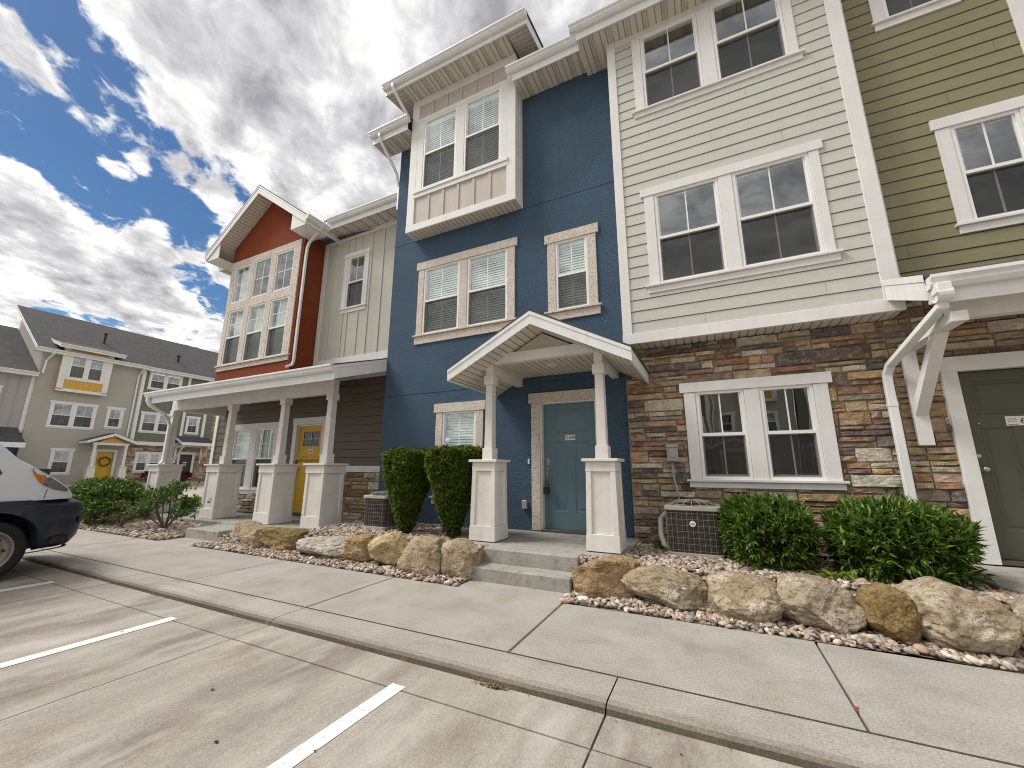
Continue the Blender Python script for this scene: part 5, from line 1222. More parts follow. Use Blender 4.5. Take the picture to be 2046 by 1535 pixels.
# weed in the gravel
P = np.array([(rnd.uniform(.80, 1.12), rnd.uniform(4.88, 5.12), .31) for _ in range(60)])
V, F, c = leaves(P, np.stack([rg.normal(0, 1, 60), rg.normal(0, 1, 60), rg.uniform(.25, .9, 60)], 1), rg.uniform(.06, .12, 60), rg.uniform(.03, .05, 60), leaf_cols(60, [(.24, .30, .03), (.17, .25, .03)]))
plant('weed', 'low yellow green weed in the gravel between the two laurels', 'plant', (.96, 5.0, .30), [('foliage', V, F, c, 'leaf')])
# lawn blades far behind the porch
n = 9000; P = np.stack([rg.uniform(-20.3, -13.7, n), rg.uniform(6.4, 12, n), np.full(n, .03)], 1)
V, F, c = leaves(P, np.stack([rg.normal(0, .4, n), rg.normal(0, .4, n), np.ones(n)], 1), rg.uniform(.05, .11, n), rg.uniform(.012, .02, n), leaf_cols(n, [(.17, .30, .03), (.12, .24, .03)]))
ob = bpy.data.objects.new('grass', raw_mesh('grass', V, F, 'leaf', c, False)); COL.objects.link(ob); tag(ob, 'bright green lawn seen between the end porch columns', 'grass', None, 'stuff')

# ------------------------------------------------------------------ air conditioners, pot
def condenser(label, x0, y0, w_, zb, h, badge, pipe):
    x1, y1 = x0 + w_, y0 + w_; t = thing('air_conditioner', label, 'air conditioner', ((x0 + x1) / 2, (y0 + y1) / 2, zb - .04), 'condensers beside the houses')
    def rr(ins, r=.06, n=5):
        pts = []
        for cx, cy, a0 in ((x1 - ins - r, y1 - ins - r, 0), (x0 + ins + r, y1 - ins - r, 90), (x0 + ins + r, y0 + ins + r, 180), (x1 - ins - r, y0 + ins + r, 270)):
            for i in range(n + 1): a = R(a0 + 90 * i / n); pts.append((cx + r * math.cos(a), cy + r * math.sin(a)))
        return pts
    def ring(mbx, ins, za, zb_, r=.06):
        mbx.prism([(x, y, 0) for x, y in rr(ins, r)], (0, 0, za), (0, 0, zb_))
    mbx = MB(); mbx.box(x0 - .06, x1 + .10, y0 - .07, y1 + .05, zb - .055, zb - .002); mbx.build('pad', 'black_plastic', t, bevel=.01)
    mbx = MB(); ring(mbx, .03, zb + .05, zb + h - .05); mbx.build('body', 'ac_body', t)
    mbx = MB()   # fins behind the guard
    pts = rr(.022); pts.append(pts[0])
    per = []
    for (xa, ya), (xb, yb) in zip(pts, pts[1:]):
        L0 = math.hypot(xb - xa, yb - ya); m_ = max(1, int(L0 / .022))
        for i in range(m_): per.append((xa + (xb - xa) * (i + .5) / m_, ya + (yb - ya) * (i + .5) / m_))
    for x, y in per: mbx.box(x - .004, x + .004, y - .004, y + .004, zb + .05, zb + h - .05)
    mbx.build('fin_guard', 'ac_body', t)
    mbx = MB(); k = .0014
    for i in range(9):
        xx = x0 + .07 + (w_ - .14) * i / 8
        mbx.box(xx - k, xx + k, y0 - .003, y0 + .003, zb + .05, zb + h - .05); mbx.box(x1 - .003, x1 + .003, y0 + .07 + (w_ - .14) * i / 8 - k, y0 + .07 + (w_ - .14) * i / 8 + k, zb + .05, zb + h - .05)
        mbx.box(x0 - .003, x0 + .003, y0 + .07 + (w_ - .14) * i / 8 - k, y0 + .07 + (w_ - .14) * i / 8 + k, zb + .05, zb + h - .05)
    for j in range(7):
        zz = zb + .08 + (h - .16) * j / 6; p_ = rr(-.004); p_.append(p_[0])
        mbx.sweep([(x, y, zz) for x, y in p_], [(-k, -k), (k, -k), (k, k), (-k, k)], (0, 0, 1), True, False)
    mbx.build('wire_guard', 'ac_grille', t)
    mbx = MB(); ring(mbx, -.006, zb, zb + .05); mbx.build('base_rim', 'ac_frame', t, bevel=.004)
    mbx = MB(); ring(mbx, -.012, zb + h - .05, zb + h); mbx.build('lid', 'ac_frame', t, bevel=.006)
    mbx = MB(); cx, cy = (x0 + x1) / 2, (y0 + y1) / 2
    for i in range(16):
        a = 2 * math.pi * i / 16; rr_ = .27
        mbx.tube([(cx + rr_ * math.cos(a), cy + rr_ * math.sin(a), zb + h - .004), (cx + .20 * math.cos(a), cy + .20 * math.sin(a), zb + h + .045), (cx + .05 * math.cos(a), cy + .05 * math.sin(a), zb + h + .062)], .004, 5)
    for rad, zz in ((.26, .010), (.20, .045), (.13, .054), (.06, .062)):
        mbx.tube([(cx + rad * math.cos(2 * math.pi * i / 24), cy + rad * math.sin(2 * math.pi * i / 24), zb + h + zz) for i in range(25)], .004, 5, False)
    mbx.build('fan_guard', 'ac_frame', t)
    mbx = MB(); mbx.lathe((cx, cy, zb + h + .002), (0, 0, 1), [(.25, 0), (0, .002)], 24); mbx.build('fan_opening', 'black_plastic', t)
    if badge:
        mbx = MB(); mbx.lathe((cx, y0 - .005, zb + h * .66), (0, -1, 0), [(.034, 0), (.034, .006), (0, .008)], 24); b_ = mbx.build('badge', 'sign_white', t)
        mbx = MB(); mbx.box(cx - .020, cx + .020, y0 - .0145, y0 - .0128, zb + h * .66 - .006, zb + h * .66 + .005); mbx.build('emblem', 'badge_ink', b_)
    if pipe:
        mbx = MB(); mbx.tube([(x0 + .06, y1 - .02, zb + .42), (x0 - .05, y1 - .05, zb + .43), (x0 - .085, y0 + .3, zb + .38), (x0 - .085, y0 + .22, zb + .22), (x0 - .05, y0 + .17, zb + .10), (x0 + .02, y0 + .15, zb + .07)], .034, 12); mbx.build('refrigerant_pipe', 'foam_white', t, smooth=True)
condenser('brown air conditioner with a round white badge and thick white pipe by the stone wall', -.555, 5.37, .60, .295, .575, True, True)
condenser('brown air conditioner half hidden by the left inverted cone yew', -5.47, 5.33, .53, .30, .55, False, False)
t = thing('flower_pot', 'small empty green plastic pot left of the air conditioner', 'pot', (-.70, 5.72, .255))
mb = MB(); mb.lathe((-.70, 5.72, .255), (0, 0, 1), [(0, 0), (.042, 0), (.058, .12), (.066, .12), (.066, .14), (.058, .14), (.054, .03), (0, .03)], 20); mb.build('body', 'pot_green', t, smooth=False)

# ------------------------------------------------------------------ van, parked nose to the kerb
VX, VW = -7.70, 2.04       # right flank and width
VC = VX - VW / 2
van = thing('delivery_van', 'white delivery van with black bumper parked nose in at the left edge', 'van', (VC, -.4, -.045))
def half_w(y, z=.6):
    if y > 2.02: t = (y - 2.02) / .54; return 1.02 - .30 * t ** 2.3
    return 1.02
def sidepts(zrow, inset, y0, y1, n):
    out_ = []
    for i in range(n + 1):
        y = y0 + (y1 - y0) * i / n; out_.append((half_w(y) - inset, y, zrow))
    return out_
WY, WZ, WR = 1.765, .315, .36
def arch(y, z0):
    d = abs(y - WY)
    return max(z0, WZ + math.sqrt(max(.0, .455 ** 2 - d * d))) if d < .455 else z0
# lower black cladding and bumper: levels of a wrapped skirt
outline = [(1.02, -3.4 + .35 * i) for i in range(11)]
outline = [(1.02, y) for y in np.arange(-3.4, 1.2, .3)] + [(half_w(y), y) for y in np.arange(1.2, 2.40, .035)]
nose = [(half_w(2.40) * math.cos(a) ** .55, 2.40 + .30 * math.sin(a) ** .8) for a in np.linspace(.12, math.pi / 2, 12)]
outline += nose
levels = [(.275, .11), (.30, .06), (.40, .012), (.52, .0), (.60, .004), (.63, .010), (.66, .0), (.79, .0), (.83, .014), (.85, .05), (.90, .12)]
def skirt(levels, outline, zfun=None):
    mbx = MB(); full = outline + [(-x, y) for x, y in reversed(outline[:-1])]
    rows = []
    for z, ins in levels:
        row = []
        for x, y in full:
            zz = arch(y, z) if abs(x) > .8 and y < 2.3 else z
            zz = min(zz, .90) if zz > z else zz
            fr_ = min(1, max(0, (y - 2.0) / .4)); ix = ins * (fr_ if z > .5 else 1) + .01 * (1 - fr_)
            s = max(0, abs(x) - ix * (1 if abs(x) > .3 else .3)) * (1 if x >= 0 else -1); row.append(len(mbx.v)); mbx.v.append((VC + s, y - ins * fr_, zz))
        rows.append(row)
    for a, b in zip(rows, rows[1:]):
        for i in range(len(full) - 1): mbx.f.append((a[i], a[i + 1], b[i + 1], b[i])); mbx.c.append(None)
    return mbx
skirt(levels, outline).build('bumper', 'van_black', van, smooth=True)
for sgn in (1, -1):   # bumper seam, corner slot and lamp recess on each front corner
    def skin(x, y, z, o=.006):
        fr_ = min(1, max(0, (y - 2.0) / .4)); n_ = Vector((x, 1.4 * max(0, y - 2.3), 0)).normalized()
        return (VC + sgn * (abs(x) + n_.x * o), y + n_.y * o, z)
    fr = [p for p in outline if p[1] > 2.0]; near = lambda y0, y1: [p for p in fr if y0 <= p[1] <= y1 and p[0] > .25]
    mb = MB(); q = near(2.545, 2.70)
    for (xa, ya), (xb, yb_) in zip(q, q[1:]): mb.face([skin(xa, ya, .565), skin(xb, yb_, .565), skin(xb, yb_, .645), skin(xa, ya, .645)])
    mb.build('air_slot', 'black_plastic', van)
    mb = MB(); q = near(2.30, 2.50)
    for (xa, ya), (xb, yb_) in zip(q, q[1:]): mb.face([skin(xa, ya, .335, .0), skin(xb, yb_, .335, .0), skin(xb, yb_, .425, .004), skin(xa, ya, .415, .004)])
    mb.build('fog_lamp_recess', 'black_plastic', van)
    mb = MB(); pts = [(half_w(2.165), 2.165, .895), (half_w(2.12), 2.12, .80), (half_w(2.06), 2.06, .735)]
    for (xa, ya, za), (xb, yb_, zb_) in zip(pts, pts[1:]): mb.face([skin(xa, ya, za, -.006), skin(xb, yb_, zb_, -.006), skin(xb, yb_ + .008, zb_, -.006), skin(xa, ya + .008, za, -.006)])
    mb.build('panel_gap', 'black_plastic', van)
mb = MB(); full = outline + [(-x, y) for x, y in reversed(outline[:-1])]
mb.face([(VC + x * .9, y - .1, .30) for x, y in full]); mb.build('underbody', 'black_plastic', van)
mb = MB(); mb.sweep([(VC + half_w(y) - .09, y - .05, .255) for y in np.arange(2.10, 2.42, .04)] + [(VC + x * .93, y - .1, .262) for x, y in nose[2:]], [(-.004, -.02), (.004, -.02), (.004, .02), (-.004, .02)], (0, 0, 1), True, True); mb.build('air_dam', 'van_black', van)
# white body lofted through stations along y
def top_z(y):
    P = [(2.47, .96), (2.40, 1.05), (2.25, 1.17), (2.05, 1.31), (1.88, 1.43), (1.70, 1.63), (1.35, 2.03), (1.05, 2.32), (.80, 2.43), (.45, 2.50), (-3.35, 2.50)]
    for (a, za), (b, zb_) in zip(P, P[1:]):
        if b <= y <= a: return za + (zb_ - za) * (a - y) / (a - b)
    return .93
st_y = [2.47, 2.44, 2.40, 2.33, 2.25, 2.15, 2.05, 1.96, 1.88, 1.79, 1.70, 1.58, 1.46, 1.35, 1.2, 1.05, .92, .80, .62, .45, -.2, -1, -2, -3.2, -3.35]
mb = MB(); rows = []
for y in st_y:
    hw = half_w(y) - .035; zt_ = top_z(y); z0 = .895; row = []
    for k in range(13):
        t = k / 12
        if t < .5:
            zz = z0 + (zt_ - z0) * (t / .5) * .88; tum = max(0, zz - 1.25) * .085; x = hw - tum - .02 * max(0, (zz - .9)) * (1 if y > 1.9 else 0)
        else:
            a = (t - .5) / .5 * math.pi / 2; xe = hw - max(0, z0 + (zt_ - z0) * .88 - 1.25) * .085
            x = xe * math.cos(a) ** .42 if a < 1.57 else 0; zz = z0 + (zt_ - z0) * (.88 + .12 * math.sin(a) ** .75)
        row.append((x, y, zz))
    rows.append([(VC + x, y, z) for x, y, z in row] + [(VC - x, y, z) for x, y, z in reversed(row[:-1])])
for r0 in rows: pass
idx = []
for r0 in rows: b = len(mb.v); mb.v += r0; idx.append([b + i for i in range(len(r0))])
for a, b in zip(idx, idx[1:]):
    for i in range(len(a) - 1): mb.f.append((a[i], a[i + 1], b[i + 1], b[i])); mb.c.append(None)
mb.f.append(tuple(idx[0])); mb.c.append(None); mb.f.append(tuple(reversed(idx[-1]))); mb.c.append(None)
mb.build('body', 'van_white', van, smooth=True)
def flank(y, z, off=.008):
    """point on the right flank of the white body"""
    hw = half_w(y) - .035; zt_ = top_z(y); zc = .895 + (zt_ - .895) * .88
    x = hw - max(0, min(z, zc) - 1.25) * .085 - .02 * max(0, min(z, zc) - .9) * (1 if y > 1.9 else 0)
    if z > zc:
        s = min(1, (z - zc) / max(.001, zt_ - zc)); a = math.asin(min(1, s ** (1 / .75))); x = x * max(.05, math.cos(a)) ** .42
    return (VC + x + off, y, z)
for sgn in (1, -1):
    def put(mbx, polys, off):
        for poly in polys:
            q = [flank(y, z, off) for y, z in poly]
            if sgn < 0: q = [(2 * VC - x, y, z) for x, y, z in q]
            mbx.face(q)
    up = [(2.00, 1.305), (2.03, 1.29), (2.07, 1.265), (2.12, 1.23), (2.22, 1.15), (2.32, 1.075), (2.40, 1.02)]
    dn = [(2.00, 1.27), (2.03, 1.20), (2.07, 1.14), (2.12, 1.085), (2.22, 1.03), (2.32, 1.0), (2.395, .985)]
    mbx = MB(); put(mbx, [(a, b, d, c) for a, b, c, d in zip(up[:4], up[1:4], dn[:4], dn[1:4])], .010); h_ = mbx.build('headlight', 'amber_lens', van, smooth=False); h_['label'] = 'amber turn lens'
    mbx = MB(); put(mbx, [(a, b, d, c) for a, b, c, d in zip(up[3:], up[4:], dn[3:], dn[4:])], .010); h_ = mbx.build('headlight', 'lamp_lens', van)
    mbx = MB(); put(mbx, [((1.76, 1.235), (1.74, 1.195), (1.66, 1.185), (.95, 1.185), (.95, 1.95), (1.18, 1.95), (1.42, 1.72), (1.66, 1.42))], .006); mbx.build('side_window', 'van_glass', van)
    mbx = MB()
    for a, b in (((2.155, .91), (2.17, 1.03)), ((1.93, 1.30), (1.98, 1.275)), ((1.45, .92), (1.45, 1.18))):
        p, q = flank(*a, .004), flank(*b, .004); p2, q2 = flank(a[0] + .007, a[1], .004), flank(b[0] + .007, b[1], .004)
        if sgn < 0: p, q, p2, q2 = [(2 * VC - v[0], v[1], v[2]) for v in (p, q, p2, q2)]
        mbx.face([p, q, q2, p2])
    mbx.build('panel_gap', 'van_black', van)
mb = MB()
mb.face([(VC - .78, 1.655, 1.62), (VC + .78, 1.655, 1.62), (VC + .74, 1.03, 2.315), (VC - .74, 1.03, 2.315)]); mb.build('windscreen', 'van_glass', van)
for wy in (WY, -2.05):
    for sgn in (1, -1):
        cx = VC + sgn * (1.02 - .145); ax = (sgn, 0, 0)
        mb = MB(); mb.lathe((cx, wy, WZ), ax, [(.235, -.09), (.30, -.105), (.345, -.09), (WR, -.05), (WR, .05), (.350, .085), (.33, .104), (.30, .110), (.268, .104), (.245, .085)], 64)
        tw = mb.build('wheel', 'tyre_rubber', van, smooth=True)
        mb = MB(); mb.lathe((cx, wy, WZ), ax, [(.25, -.08), (.252, .092), (.240, .100), (.228, .092), (.222, .060), (.205, .035), (.185, .030), (.155, .046), (.13, .066), (.10, .078), (.085, .074), (.075, .060), (.066, .062), (.060, .088), (.045, .10), (0, .103)], 64); rim = mb.build('rim', 'wheel_steel', tw, smooth=True)
        mb = MB()
        for i in range(8):
            a = 2 * math.pi * i / 8; u, v = .172 * math.cos(a), .172 * math.sin(a)
            mb.lathe((cx, wy + u, WZ + v), ax, [(.019, .043), (0, .0445)], 12)
        mb.build('vent_hole', 'black_plastic', tw)

# ------------------------------------------------------------------ the terrace across the side street, facing it
FX = -39.5
def far_root(label, xc):
    o = thing('townhouse', label, 'townhouse', (FX, xc, .25), 'townhouses across the side street', rotz=R(90)); OFF[o.name] = (xc, 0, .25); return o
def far_window(H, xa, xb, z0, z1, n, y=0.0, mat='white_trim', **k):
    g = .14; w_ = (xb - xa - .26 - g * (n - 1)) / n
    fr = [(xa + .13 + i * (w_ + g), xa + .13 + i * (w_ + g) + w_) for i in range(n)]
    return window(H, fr, z0 + .13, z1 - .15, y, xa, xb, z1, z0, mat, lod=1, **k)
def roof_sheet(H, x0, x1, zt, slope=.62, run=6.2, yf=-.5, y0=0):
    mbx = MB(); mbx.prism([(x0, yf, zt), (x0, run, zt + (run - yf) * slope), (x0, run, zt + .05 + (run - yf) * slope), (x0, yf, zt + .05)], (0, 0, 0), (x1 - x0, 0, 0)); r_ = mbx.build('roof', 'shingle', H)
    mbx = MB(); mbx.box(x0, x1, yf - .02, yf, zt - .2, zt + .03); mbx.face([(x0, yf, zt - .19), (x1, yf, zt - .19), (x1, y0 + .05, zt - .19), (x0, y0 + .05, zt - .19)]); mbx.build('fascia', 'white_metal', r_)
    gutter(r_, x0, x1, yf - .02, zt + .06); return r_
def vent_stack(roof, x, y, z, h, r_=.07):
    mbx = MB(); mbx.lathe((x, y, z - .3), (0, 0, 1), [(r_, 0), (r_, h + .3), (r_ + .05, h + .3), (r_ + .05, h + .4), (0, h + .42)], 12); mbx.build('vent_pipe', 'black_plastic', roof)
def side_wall(mbx, x, z0, z1, ridge, y1=6.2): mbx.face([(x, 0, z0), (x, y1, z0), (x, y1, ridge), (x, 0, z1)])
def backing(H, x0, x1, z1): mbx = MB(); mbx.face([(x0, 1.0, .2), (x1, 1.0, .2), (x1, 1.0, z1), (x0, 1.0, z1)]); mbx.build('interior', 'room_dark', H)
# grey stucco house with the yellow bay
FB = far_root('grey stucco townhouse with a yellow panelled bay and yellow front door', 12.0)
EZ = 9.05
H_ = [(10.45, 12.5, 4.05, 5.62), (13.3, 14.0, 4.25, 5.6), (10.95, 11.8, .95, 2.45), (13.08, 14.08, .3, 2.45)]
mb = MB(); stucco(mb, 9.4, 14.75, .2, EZ - .1, 0, H_); side_wall(mb, 9.4, .2, EZ - .1, 12.8); mb.build('wall', 'gray_stucco', FB); backing(FB, 9.5, 14.7, EZ - .2)
far_window(FB, 10.3, 12.62, 3.92, 5.75, 2); far_window(FB, 13.17, 14.13, 4.1, 5.72, 1); far_window(FB, 10.83, 11.92, .82, 2.6, 1)
rf = roof_sheet(FB, 8.95, 14.8, EZ); vent_stack(rf, 12.9, 2.2, EZ + 1.7, .75); 
mb = MB(); mb.prism([(8.93, -.52, EZ - .12), (8.93, 6.2, EZ - .12 + 6.7 * .62), (8.93, 6.2, EZ + .1 + 6.7 * .62), (8.93, -.52, EZ + .1)], (0, 0, 0), (.03, 0, 0)); mb.build('rake_board', 'white_metal', rf)
mb = MB(); stucco(mb, 10.27, 12.8, 6.42, 9.45, -.35, [(10.75, 12.35, 7.45, 9.05)])
for x in (10.27, 12.8): mb.face([(x, -.35, 6.42), (x, 3, 6.42), (x, 3, 9.45), (x, -.35, 9.45)])
mb.face([(10.27, -.35, 6.42), (12.8, -.35, 6.42), (12.8, 0, 6.42), (10.27, 0, 6.42)]); by = mb.build('bay_window', 'yellow_batten', FB)
mb = MB()
for a, b, c, d in ((10.24, 10.55, 6.5, 9.45), (12.52, 12.83, 6.5, 9.45), (10.24, 12.83, 6.40, 6.6), (10.55, 12.52, 7.22, 7.36), (10.55, 12.52, 9.12, 9.25)): mb.box(a, b, -.385, -.34, c, d)
mb.build('corner_board', 'white_trim', by)
mb = MB()
for i in range(1, 6): x = 10.55 + 1.97 * i / 6; mb.box(x - .02, x + .02, -.365, -.34, 6.6, 7.22)
mb.build('batten', 'yellow_batten', by)
W = window(FB, [(10.70, 11.46), (11.62, 12.37)], 7.37, 9.12, -.35, 10.55, 12.52, 9.121, 7.3, 'white_trim', sill=False, head=False, proud=.02, lod=1)
mb = MB(); mb.prism([(9.9, -.9, 9.45), (9.9, 3.2, 10.7), (9.9, 3.2, 10.75), (9.9, -.9, 9.5)], (0, 0, 0), (3.35, 0, 0)); dr = mb.build('roof', 'shingle', by)
mb = MB(); mb.box(9.88, 13.27, -.92, -.9, 9.28, 9.5); mb.face([(9.9, -.9, 9.3), (13.25, -.9, 9.3), (13.25, 0, 9.42), (9.9, 0, 9.42)])
mb.prism([(9.87, -.92, 9.30), (9.87, 3.2, 10.55), (9.87, 3.2, 10.77), (9.87, -.92, 9.52)], (0, 0, 0), (.03, 0, 0)); mb.build('fascia', 'white_metal', dr); gutter(dr, 9.87, 13.28, -.92, 9.53)
gable_roof(FB, 13.43, 1.38, -1.4, -.01, 3.74, .42, rake=.18)
mb = MB(); mb.prism([(12.72, -1.1, 3.06), (14.14, -1.1, 3.06), (13.43, -1.1, 3.50)], (0, 0, 0), (0, .05, 0)); mb.build('gable_panel', 'yellow_batten', FB)
mb = MB(); mb.box(12.45, 14.4, -1.12, -1.0, 2.88, 3.05); mb.build('beam', 'white_trim', FB)
for cx in (12.58, 14.26):
    mb = MB(); mb.frustum(cx, -1.06, .25, 1.35, .22, .22, .19, .19); mb.box(cx - .23, cx + .23, -1.29, -.83, 1.35, 1.4); mb.frustum(cx, -1.06, 1.4, 2.88, .09, .09, .075, .075); mb.build('column', 'column_white', FB)
D = panelled_door(FB, 13.12, 14.05, .45, 2.43, .06, 'yellow_door', [(13.25, 13.5, .65, 1.4), (13.65, 13.9, .65, 1.4)])
mb = MB(); mb.box(12.97, 13.12, -.03, .02, .45, 2.44); mb.box(14.05, 14.2, -.03, .02, .45, 2.44); mb.box(12.95, 14.22, -.04, .02, 2.44, 2.62); mb.build('door_trim', 'white_trim', FB)
spout(FB, [(9.75, -.6, EZ), (9.75, -.55, EZ - .25), (9.62, -.06, EZ - .7), (9.58, -.06, EZ - 1.6)], wd=.1)
spout(FB, [(14.62, -.6, EZ), (14.62, -.5, EZ - .25), (14.55, -.06, EZ - .7), (14.55, -.06, 3.6)], wd=.1)
wr = thing('wreath', 'twig wreath hung on the yellow door across the side street', 'wreath', (FX + .06, 13.58, 1.75), rotz=R(90), local=True)
mb = MB(); rr_ = random.Random(3)
for k in range(26):
    a0 = rr_.uniform(0, 6.283); pts = []
    for i in range(9): a = a0 + i * .26; q = .30 + rr_.uniform(-.06, .06); pts.append((q * math.cos(a), -.04 + rr_.uniform(-.03, .02), q * math.sin(a)))
    mb.tube(pts, .016, 5)
mb.build('twigs', 'wreath_twig', wr)
# green sided house with the dark door
FC = far_root('green lap-sided townhouse over brown stone with a dark front door', 17.3)
H_ = [(15.25, 17.15, 4.1, 5.5), (15.3, 17.3, 7.5, 8.75), (18.3, 19.05, 4.25, 5.5)]
mb = MB(); lap(mb, 14.78, 20.2, 3.3, EZ - .1, -.12, .2, [(15.15, 17.25, 4.0, 5.6), (15.2, 17.4, 7.4, 8.85), (18.2, 19.15, 4.1, 5.6), (19.4, 19.6, 3.3, 9), (17.85, 18.02, 3.3, 9)]); mb.build('wall', 'green_siding', FC)
mb = MB(); mb.box(14.74, 14.95, -.17, 0, 3.2, EZ - .1); mb.box(17.84, 18.03, -.17, 0, 3.3, EZ - .1); mb.box(19.39, 19.61, -.17, 0, 3.3, EZ - .1); mb.box(14.74, 20.2, -.175, -.1, 3.02, 3.3); mb.build('corner_board', 'white_trim', FC)
mb = MB(); stucco(mb, 14.78, 20.2, .2, 3.05, 0, [(15.45, 16.8, 1.1, 2.35), (18.2, 19.1, .2, 2.4)]); mb.build('mortar_bed', 'mortar', FC)
mb = MB(); ashlar(mb, 14.78, 20.2, .25, 3.02, 0, [(15.3, 16.95, .95, 2.5), (18.05, 19.25, .2, 2.6)], 21, (.16, .3), (.3, .8)); mb.build('stone_veneer', 'stone_veneer', FC)
backing(FC, 14.85, 20.1, EZ - .2)
far_window(FC, 15.13, 17.27, 3.98, 5.62, 2, -.12); far_window(FC, 15.18, 17.42, 7.38, 8.9, 2, -.12); far_window(FC, 18.18, 19.17, 4.08, 5.62, 1, -.12); far_window(FC, 15.28, 16.97, .95, 2.52, 2)
rf = roof_sheet(FC, 14.8, 20.3, EZ - .03); vent_stack(rf, 17.6, 1.6, EZ + 1.3, .5, .09)
D = panelled_door(FC, 18.2, 19.1, .4, 2.4, .05, 'dark_door', [(18.32, 18.6, .6, 1.4), (18.7, 18.98, .6, 1.4)]); plaque(D, 18.65, 1.75, .05, '', .26, .1)
mb = MB(); mb.box(18.05, 18.2, -.06, .02, .4, 2.42); mb.box(19.1, 19.25, -.06, .02, .4, 2.42); mb.box(18.05, 19.25, -.07, .02, 2.42, 2.6); mb.build('door_trim', 'white_trim', FC)
mb = MB(); mb.prism([(17.6, -1.35, 3.32), (17.6, -.17, 3.85), (17.6, -.17, 3.9), (17.6, -1.35, 3.37)], (0, 0, 0), (2.4, 0, 0)); pr_ = mb.build('porch_roof', 'shingle', FC)
mb = MB(); mb.box(17.58, 20.02, -1.37, -1.35, 3.12, 3.36); mb.prism([(17.58, -1.35, 3.14), (17.58, -.18, 3.66), (17.58, -.18, 3.86), (17.58, -1.35, 3.36)], (0, 0, 0), (.02, 0, 0)); mb.face([(17.6, -1.35, 3.15), (20, -1.35, 3.15), (20, -.1, 3.15), (17.6, -.1, 3.15)]); mb.build('fascia', 'white_metal', pr_)
for x in (17.75, 19.6):
    mb = MB(); mb.box(x, x + .12, -.12, -.01, 1.7, 3.1); mb.box(x, x + .12, -1.25, -.12, 2.95, 3.08); mb.prism([(x + .01, -.12, 1.9), (x + .01, -.12, 2.05), (x + .01, -1.0, 2.95), (x + .01, -1.12, 2.95)], (0, 0, 0), (.1, 0, 0)); mb.build('bracket', 'white_trim', pr_)
# last house of the terrace, mostly behind the near porch
FD = far_root('stone fronted end townhouse seen through the near porch', 22.8)
mb = MB(); stucco(mb, 20.2, 26, .2, EZ - .1, .05, [(20.65, 21.35, 4.2, 5.5), (22.5, 24, 4.2, 5.5)]); mb.build('mortar_bed', 'mortar', FD)
mb = MB(); ashlar(mb, 20.2, 26, .25, 7.2, .05, [(20.5, 21.5, 4.05, 5.65), (22.4, 24.1, 4.05, 5.65)], 31, (.18, .32), (.3, .9)); mb.build('stone_veneer', 'stone_veneer', FD)
far_window(FD, 20.5, 21.5, 4.05, 5.65, 1, .03); far_window(FD, 22.4, 24.1, 4.05, 5.65, 2, .03); backing(FD, 20.3, 25.9, EZ - .2)
mb = MB(); mb.box(20.2, 26, -.02, .06, 7.2, EZ - .1); mb.build('frieze', 'lavender_batten', FD); roof_sheet(FD, 20.3, 26.3, EZ - .06)
# two storey grey house at the left edge
FA = far_root('lower pale grey batten townhouse at the left edge behind the van', 6.5)
EA = 7.35
mb = MB(); stucco(mb, 2.5, 9.4, 3.7, EA, .15, [(5.9, 8.0, 4.5, 6.2)]); mb.build('wall', 'lavender_batten', FA); backing(FA, 2.6, 9.35, EA)
mb = MB()
for i in range(13):
    x = 3 + i * .48
    if 5.6 < x < 8.2: continue
    mb.box(x - .025, x + .025, .125, .16, 3.7, EA)
mb.build('batten', 'lavender_batten', FA)
far_window(FA, 5.75, 8.1, 4.35, 6.35, 2, .15)
mb = MB(); mb.box(9.2, 9.42, .1, .16, 3.5, EA); mb.box(2.5, 9.2, .11, .16, 3.55, 3.75); mb.build('corner_board', 'white_trim', FA)
mb = MB(); mb.box(2.5, 9.39, .2, .3, .2, 3.6); mb.build('lower_wall', 'blue_stucco', FA); roof_sheet(FA, 2.3, 9.35, EA, .62, 6.2, -.4, .2)
mb = MB(); mb.prism([(2.4, -1.9, 2.75), (2.4, .1, 3.75), (2.4, .1, 3.8), (2.4, -1.9, 2.8)], (0, 0, 0), (6.75, 0, 0)); pr_ = mb.build('porch_roof', 'shingle', FA)
mb = MB(); mb.box(2.4, 9.17, -1.92, -1.9, 2.5, 2.8); mb.build('fascia', 'white_metal', pr_)
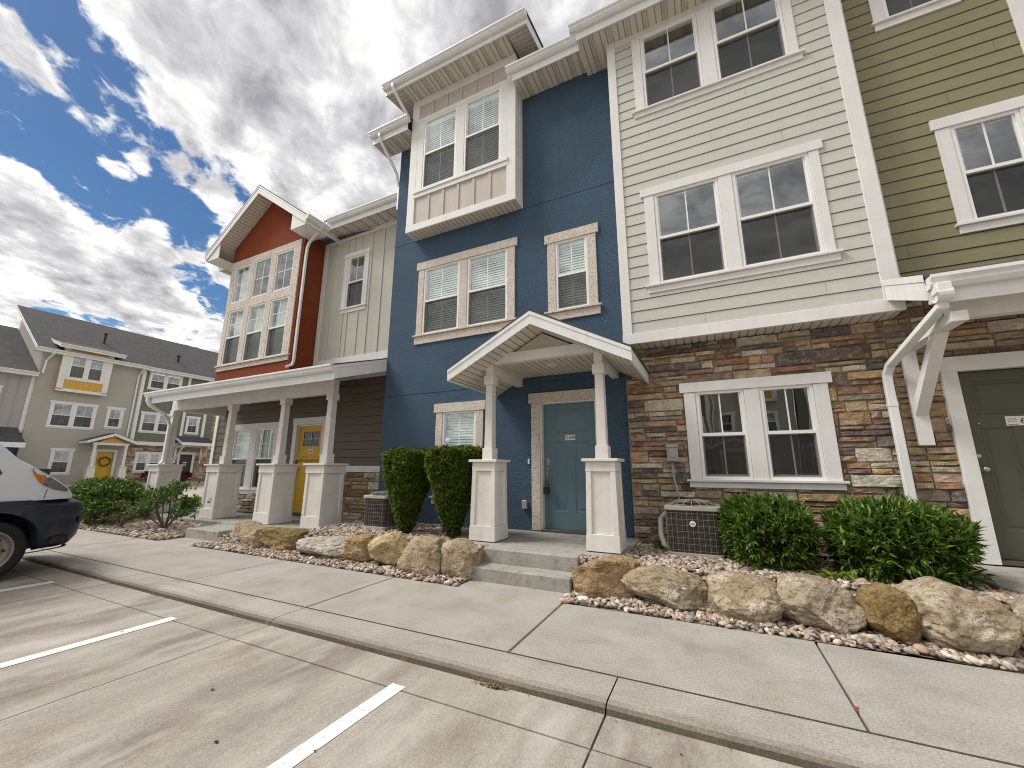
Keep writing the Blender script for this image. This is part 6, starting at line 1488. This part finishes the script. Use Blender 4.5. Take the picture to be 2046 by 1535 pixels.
for x in (5.2, 8.3):
    mb = MB(); mb.frustum(x, -1.7, .25, 1.3, .24, .24, .2, .2); mb.frustum(x, -1.7, 1.3, 2.5, .12, .12, .1, .1); mb.build('column', 'column_white', FA)
# bins, shrubs and a gravel strip along that terrace
for i, (y, lab) in enumerate(((9.3, 'dark green wheeled bin behind the van, left one of the pair'), (10.1, 'dark green wheeled bin nearer the grey stucco window'))):
    t = thing('wheeled_bin', lab, 'bin', (-37.6, y, .15), 'bins across the side street')
    mb = MB(); mb.frustum(-37.6, y, .2, 1.15, .27, .27, .33, .33); mb.build('body', 'bin_green', t, bevel=.02)
    mb = MB(); mb.frustum(-37.6, y, 1.152, 1.24, .36, .36, .30, .30); mb.build('lid', 'bin_green', t, bevel=.02)
REDL = [(.16, .02, .03), (.10, .02, .025), (.2, .04, .05)]
mound('dark red leaved shrub beside the porch with the yellow door', (-37.9, 15.9, .65), (.55, .6, .5), 160, REDL, .12, .06, 7, group='shrubs across the side street')
mound('dark red leaved shrub by the dark front door', (-37.6, 17.9, .6), (.4, .45, .42), 120, REDL, .12, .06, 7, group='shrubs across the side street')
mound('green shrub right of the dark front door', (-37.6, 20.3, .8), (.6, .8, .65), 220, BOX, .12, .06, 7, group='shrubs across the side street')
mb = MB(); mb.box(-39.4, -36.65, 9.5, 26, .1, .24); tag(mb.build('gravel_strip', 'pebble_far'), 'tan gravel strip along the foot of the far terrace', 'gravel', kind='stuff')

# ------------------------------------------------------------------ the terrace over the parking lot, met only as a reflection in the glass
def copy_tree(o, parent=None):
    c = o.copy(); COL.objects.link(c)
    if parent: c.parent = parent
    for ch in list(o.children): copy_tree(ch, c)
    return c
for src, x, lab in ((FB, 3.0, 'grey stucco townhouse across the parking lot, mirrored in the sage windows'), (FC, -2.3, 'green sided townhouse across the parking lot, mirrored in the blue house'),
                    (FD, -7.8, 'stone townhouse across the parking lot, mirrored in the porch windows'), (FC, 8.6, 'green sided townhouse across the parking lot, mirrored in the olive house')):
    c = copy_tree(src); c.location = (x, -21.5, 0); c.rotation_euler = (0, 0, R(180)); c['label'] = lab; c['group'] = 'townhouses across the parking lot'
